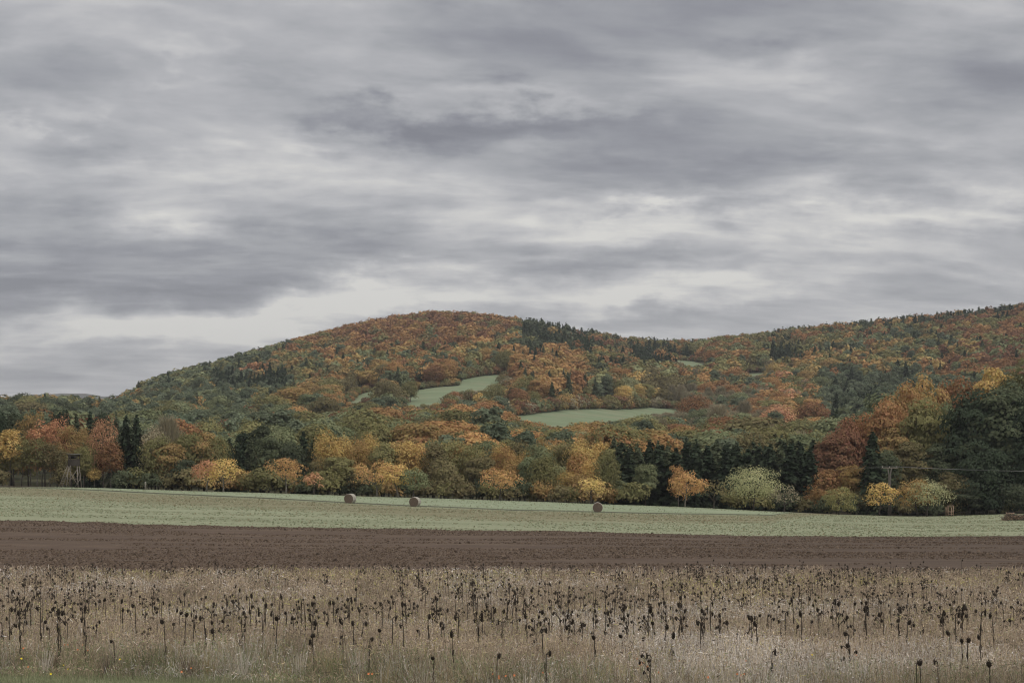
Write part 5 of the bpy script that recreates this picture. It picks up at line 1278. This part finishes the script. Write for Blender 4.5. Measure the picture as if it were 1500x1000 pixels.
def field_stuff():
    r = np.random.default_rng(123)
    # low crop tufts and stubble on the green field
    n = 60000; D = 146 + 122 * r.random(n) ** 0.85; u = r.uniform(-60, 1560, n); x = (u - 750) / F * D
    eg = np.interp(u, np.linspace(-100, 1600, 300), [edge(q) for q in np.linspace(-100, 1600, 300)]); ln = np.interp(u, [-250, 0, 130, 400, 608, 750, 1000, 1130, 1180, 1260, 1750], [_line(q) for q in (-250, 0, 130, 400, 608, 750, 1000, 1130, 1180, 1260, 1750)])
    w = D - ln; k = (D > eg - 0.8) & (D < 265) & ~((np.abs(w) < 2.6)) & (fbm(x * .25, D, 5, 3) > 0.40) & ((w < 0) | (r.random(n) < .35)); x, D, u, w = x[k], D[k], u[k], w[k]; n = len(x)
    b = np.stack([x, D, gz(x, D) + .03], 1); h = r.uniform(.03, .11, n); wd = r.uniform(.05, .28, n); a = r.normal(0, .5, n); sd = np.stack([np.cos(a), np.sin(a), np.zeros(n)], 1) * wd[:, None] * .5; up = np.stack([r.normal(0, .3, n), r.normal(0, .3, n), np.ones(n)], 1) * h[:, None]
    V = np.stack([b - sd, b + sd, b + sd * .6 + up, b - sd * .7 + up], 1).reshape(-1, 3)
    P_ = 1.12 * np.array([[.24, .27, .17], [.29, .31, .21], [.40, .40, .29], [.17, .185, .11], [.26, .215, .13], [.5, .49, .38]])
    ci = r.choice(6, n, p=[.30, .30, .12, .12, .12, .04]); st = (w > -46) & (w < -6) & (r.random(n) < .5); ci = np.where(st, r.choice([4, 2, 4, 3], n), ci)
    tag(link('crop_tufts', npmesh('crop_tufts', V, np.arange(4 * n).reshape(-1, 4), (M['forest'],), fcol=P_[ci] * r.uniform(.8, 1.15, (n, 1)))), 'low crop tufts and stubble scattered over the green field', 'crop', None, 'stuff')
    # clods on the ploughed field
    n = 70000; D = 93 + 62 * r.random(n); u = r.uniform(-60, 1560, n); x = (u - 750) / F * D; eg = np.interp(u, np.linspace(-100, 1600, 300), [edge(q) for q in np.linspace(-100, 1600, 300)])
    k = (D < eg + .3) & (fbm(x * .12, D, 2.2, 3) > .44); x, D = x[k], D[k]; n = len(x); s_ = r.uniform(.025, .085, n) * (1 + (r.random(n) < .03) * 1.0)
    b = np.stack([x, D, gz(x, D) + .03], 1); a = r.uniform(0, 6.28, n); e1 = np.stack([np.cos(a), np.sin(a), np.zeros(n)], 1) * s_[:, None]; e2 = np.stack([-np.sin(a), np.cos(a), np.zeros(n)], 1) * s_[:, None] * .8; t = np.stack([np.zeros(n), np.zeros(n), s_ * r.uniform(.6, 1.1, n)], 1)
    V = np.stack([b - e1 - e2, b + e1 - e2, b + e1 + e2, b - e1 + e2, b - e1 * .5 - e2 * .5 + t, b + e1 * .5 - e2 * .4 + t, b + e1 * .4 + e2 * .5 + t, b - e1 * .5 + e2 * .4 + t], 1).reshape(-1, 3)
    Q = (np.arange(n) * 8)[:, None, None] + np.array([[0, 1, 5, 4], [1, 2, 6, 5], [2, 3, 7, 6], [3, 0, 4, 7], [4, 5, 6, 7]])[None]
    pc = 1.15 * np.array([[.10, .074, .056], [.14, .105, .08], [.19, .148, .115], [.06, .045, .035]])[r.choice(4, n, p=[.4, .35, .1, .15])]
    tag(link('soil_clods', npmesh('soil_clods', V, Q.reshape(-1, 4), (M['forest'],), fcol=np.repeat(pc, 5, 0))), 'brown clods of earth on the ploughed field', 'soil clods', None, 'stuff')


field_stuff()

# ------------------------------------------------------------------ wild flowers
M['orangepetal'] = simple('orange_petals', (0.62, 0.19, 0.07), (0.78, 0.27, 0.11), 30, 0.7, 0.05)
M['yellowpetal'] = simple('yellow_petals', (0.62, 0.50, 0.03), (0.80, 0.66, 0.06), 30, 0.7, 0.05)
M['greenstem'] = simple('green_stem', (0.07, 0.09, 0.04), (0.12, 0.14, 0.06), 30, 0.8, 0.05)


def flower_meshes(kind):
    mb = MB(); k = 8 if kind == 'yellow' else 5; R0 = 0.022 if kind == 'yellow' else 0.026
    for j in range(k):
        a = 2 * math.pi * j / k; d = np.array([math.cos(a), math.sin(a), 0]); t = np.array([-d[1], d[0], 0]); z = np.array([0, 0, 1.0])
        mb.add(np.array([d * .003 - t * .003, d * .003 + t * .003, d * R0 * .8 + t * R0 * .42 + z * .008, d * R0 * 1.15 + z * .012, d * R0 * .8 - t * R0 * .42 + z * .008]), [[0, 1, 2, 4]]); mb.Q[-1] = mb.Q[-1]
        mb.add(np.array([d * R0 * .8 + t * R0 * .42 + z * .008, d * R0 * 1.2 + t * .004 + z * .012, d * R0 * 1.2 - t * .004 + z * .012, d * R0 * .8 - t * R0 * .42 + z * .008]), [[0, 1, 2, 3]])
    bl = mb.mesh('bloom', M['yellowpetal' if kind == 'yellow' else 'orangepetal'])
    st = MB().tube([(0, 0, -.55), (.008, 0, -.25), (0, 0, 0)], [.003, .0025, .002], 4).mesh('stem', M['greenstem']); return bl, st


FM = {k: flower_meshes(k) for k in ('yellow', 'orange')}
FL = [('orange', 97, 943), ('orange', 101.5, 943), ('orange', 123, 943), ('orange', 116, 950), ('orange', 131, 951), ('orange', 37, 948), ('orange', 44, 975), ('yellow', 34, 963), ('yellow', 96, 972.5), ('yellow', 102.5, 978), ('yellow', 77, 985), ('yellow', 178, 964),
      ('orange', 282, 976.5), ('orange', 268, 982), ('orange', 541, 985), ('orange', 546, 985), ('orange', 456, 928), ('orange', 722, 985), ('orange', 731, 988), ('orange', 741, 988), ('orange', 731, 991), ('orange', 932.5, 963.5), ('orange', 939, 968.5), ('orange', 943, 968.5), ('orange', 940.5, 972), ('orange', 947, 974.5), ('orange', 932, 977), ('orange', 964, 983), ('orange', 994, 966), ('orange', 937, 972.5),
      ('orange', 1079, 985), ('orange', 1084, 987), ('orange', 1089, 985), ('orange', 1091, 966), ('orange', 1036, 990), ('orange', 1252, 957.5), ('orange', 1261, 980.5), ('orange', 1255, 983), ('yellow', 1188, 957.5), ('orange', 753, 987), ('orange', 795, 983), ('orange', 806, 985), ('orange', 821, 933)]
FLO = []
for i, (kd, u, v) in enumerate(FL):
    # bloom about half a metre up, on the sight line
    D = hit(u, v, 18); lo_ = 18.0
    Ds = np.linspace(19, 40, 500); hgt = CZ + (HY - v) / F * Ds - gz((u - 750) / F * Ds, Ds); tgt = 0.55 if v < 975 else 0.45; k = int(np.argmin(np.abs(hgt - tgt - 0.1))); D = float(Ds[k]); x = xat(u, D); zt = CZ + (HY - v) / F * D
    root = empty('wildflower', (x, D - .1, zt - .55)); bl, st = FM[kd]
    s_ = rnd.uniform(0.5, 0.85); b_ = link('bloom', bl, None, root); b_.location = (0, 0, .55); b_.rotation_euler = (R(55) + rnd.uniform(-.3, .3), 0, rnd.uniform(-.6, .6)); b_.scale = (s_,) * 3
    t_ = link('stem', st, None, root); t_.location = (0, 0, .55); FLO.append((root, kd, u, v))


# ------------------------------------------------------------------ labels that single each thing out
ORD = ['first', 'second', 'third', 'fourth', 'fifth', 'sixth', 'seventh', 'eighth', 'ninth', 'tenth', 'eleventh', 'twelfth', 'thirteenth', 'fourteenth', 'fifteenth', 'sixteenth', 'seventeenth', 'eighteenth', 'nineteenth', 'twentieth']
MARKS = [(75, 'left of the hunting stand'), (160, 'behind the hunting stand'), (270, 'above the marker post'), (370, 'above the pink orchard tree'), (470, 'left of the left bale'), (560, 'above the left bale'), (660, 'above the middle bale'), (800, 'right of the middle bale'), (940, 'above the right bale'), (1060, 'above the peach orchard tree'), (1175, 'above the largest orchard tree'), (1262, 'left of the lone spruce'), (1340, 'above the utility pole'), (1430, 'above the ladder seat'), (9999, 'above the brushwood pile')]
MARKB = [(75, 'left of the hunting stand'), (160, 'below the hunting stand'), (270, 'below the marker post'), (370, 'below the pink orchard tree'), (470, 'left of the left bale'), (560, 'below the left bale'), (660, 'below the middle bale'), (800, 'right of the middle bale'), (940, 'below the right bale'), (1060, 'below the peach orchard tree'), (1175, 'below the largest orchard tree'), (1262, 'left of the lone spruce'), (1340, 'below the utility pole'), (1430, 'below the ladder seat'), (9999, 'below the brushwood pile')]


def mark(u, L): return next(t for lim, t in L if u < lim)


def number(items, ph):
    """items: (obj, u, head phrase, tail phrase) with equal phrases; told apart from left to right"""
    g = {}
    for it in items: g.setdefault((it[2], it[3]), []).append(it)
    for (h, t), L in g.items():
        L.sort(key=lambda q: q[1])
        for i, it in enumerate(L):
            if len(L) == 1: it[0]['label'] = f'{h} {t}'
            elif len(L) == 2: it[0]['label'] = f"{('left', 'right')[i]} {ph(h)} {t}"
            else: it[0]['label'] = f'{h} {t}, {ORD[i]} from left' if i < 20 and (i < 12 or i <= len(L) // 2) else f'{h} {t}, {ORD[min(len(L) - 1 - i, 19)]} from right'


items = []
for root, kw, pal, u, D, H in SINGLES:
    zt = root.location.z + H; row = HY - F * (zt - CZ) / D
    dep = 'at the wood edge' if D < 284 else ('behind the wood edge' if D < 320 else ('low in the wood' if row > 640 else ('mid-slope' if row > 605 else ('on the upper slope' if row > 540 else 'high on the hill'))))
    w = WORD[pal] if kw != 'bare tree' else 'grey'
    items.append((root, u, f'{w} {kw}', f'{dep} {mark(u, MARKS)}'))
    root['group'] = {'spruce': 'spruces of the wood and the hillside', 'pine': 'pines of the wood and the hillside', 'bare tree': 'leafless trees on the slope', 'shrub': 'shrubs along wood edges and meadows'}.get(kw, 'autumn broadleaf trees of the wood and hillside')
number(items, lambda h: h)
items = []
for root, multi, u, D, h in SUNF:
    row = 'nearest row' if D < 29 else ('second row' if D < 34 else ('third row' if D < 40 else ('fourth row' if D < 47 else ('fifth row' if D < 56 else 'far rows'))))
    look = ('many-headed' if multi else 'single-headed') + (' tall' if h > 1.3 else (' short' if h < 1.08 else ''))
    items.append((root, u, f'{look} dead sunflower', f'in {row} {mark(u, MARKB)}')); tag(root, None, 'sunflower', 'dead sunflowers standing in the weeds')
number(items, lambda h: h)
items = []
for root, kd, u, v in FLO:
    items.append((root, u, f'small {kd} wildflower', f"{'low' if v > 970 else 'high'} in the weeds {mark(u, MARKB)}")); tag(root, None, 'flower', 'small wildflowers among the weeds')
number(items, lambda h: h)

# ------------------------------------------------------------------ haze
HAZE = True
if HAZE:
    mb = MB().box((0, 4000, 150), (16000, 16400, 0)) if False else MB()
    x0, x1, y0, y1, z0, z1 = -7500, 7500, -120, 7600, -60, 460
    mb.box(((x0 + x1) / 2, (y0 + y1) / 2, (z0 + z1) / 2), (x1 - x0, y1 - y0, z1 - z0))
    m, t, out = newmat('haze'); pv = t.node('ShaderNodeVolumePrincipled'); pv.inputs['Color'].default_value = (0.86, 0.90, 0.97, 1); pv.inputs['Density'].default_value = 0.00008; pv.inputs['Anisotropy'].default_value = 0.0
    t.l.new(pv.outputs[0], out.inputs['Volume']); o = mb.build('haze', m); tag(o, 'thin pale autumn haze over the valley', 'haze', None, 'stuff')
sc.cycles.volume_bounces = 0
sc.cycles.max_bounces = 4; sc.cycles.diffuse_bounces = 3; sc.cycles.transmission_bounces = 3
sc.cycles.use_denoising = True; sc.cycles.filter_width = 1.15
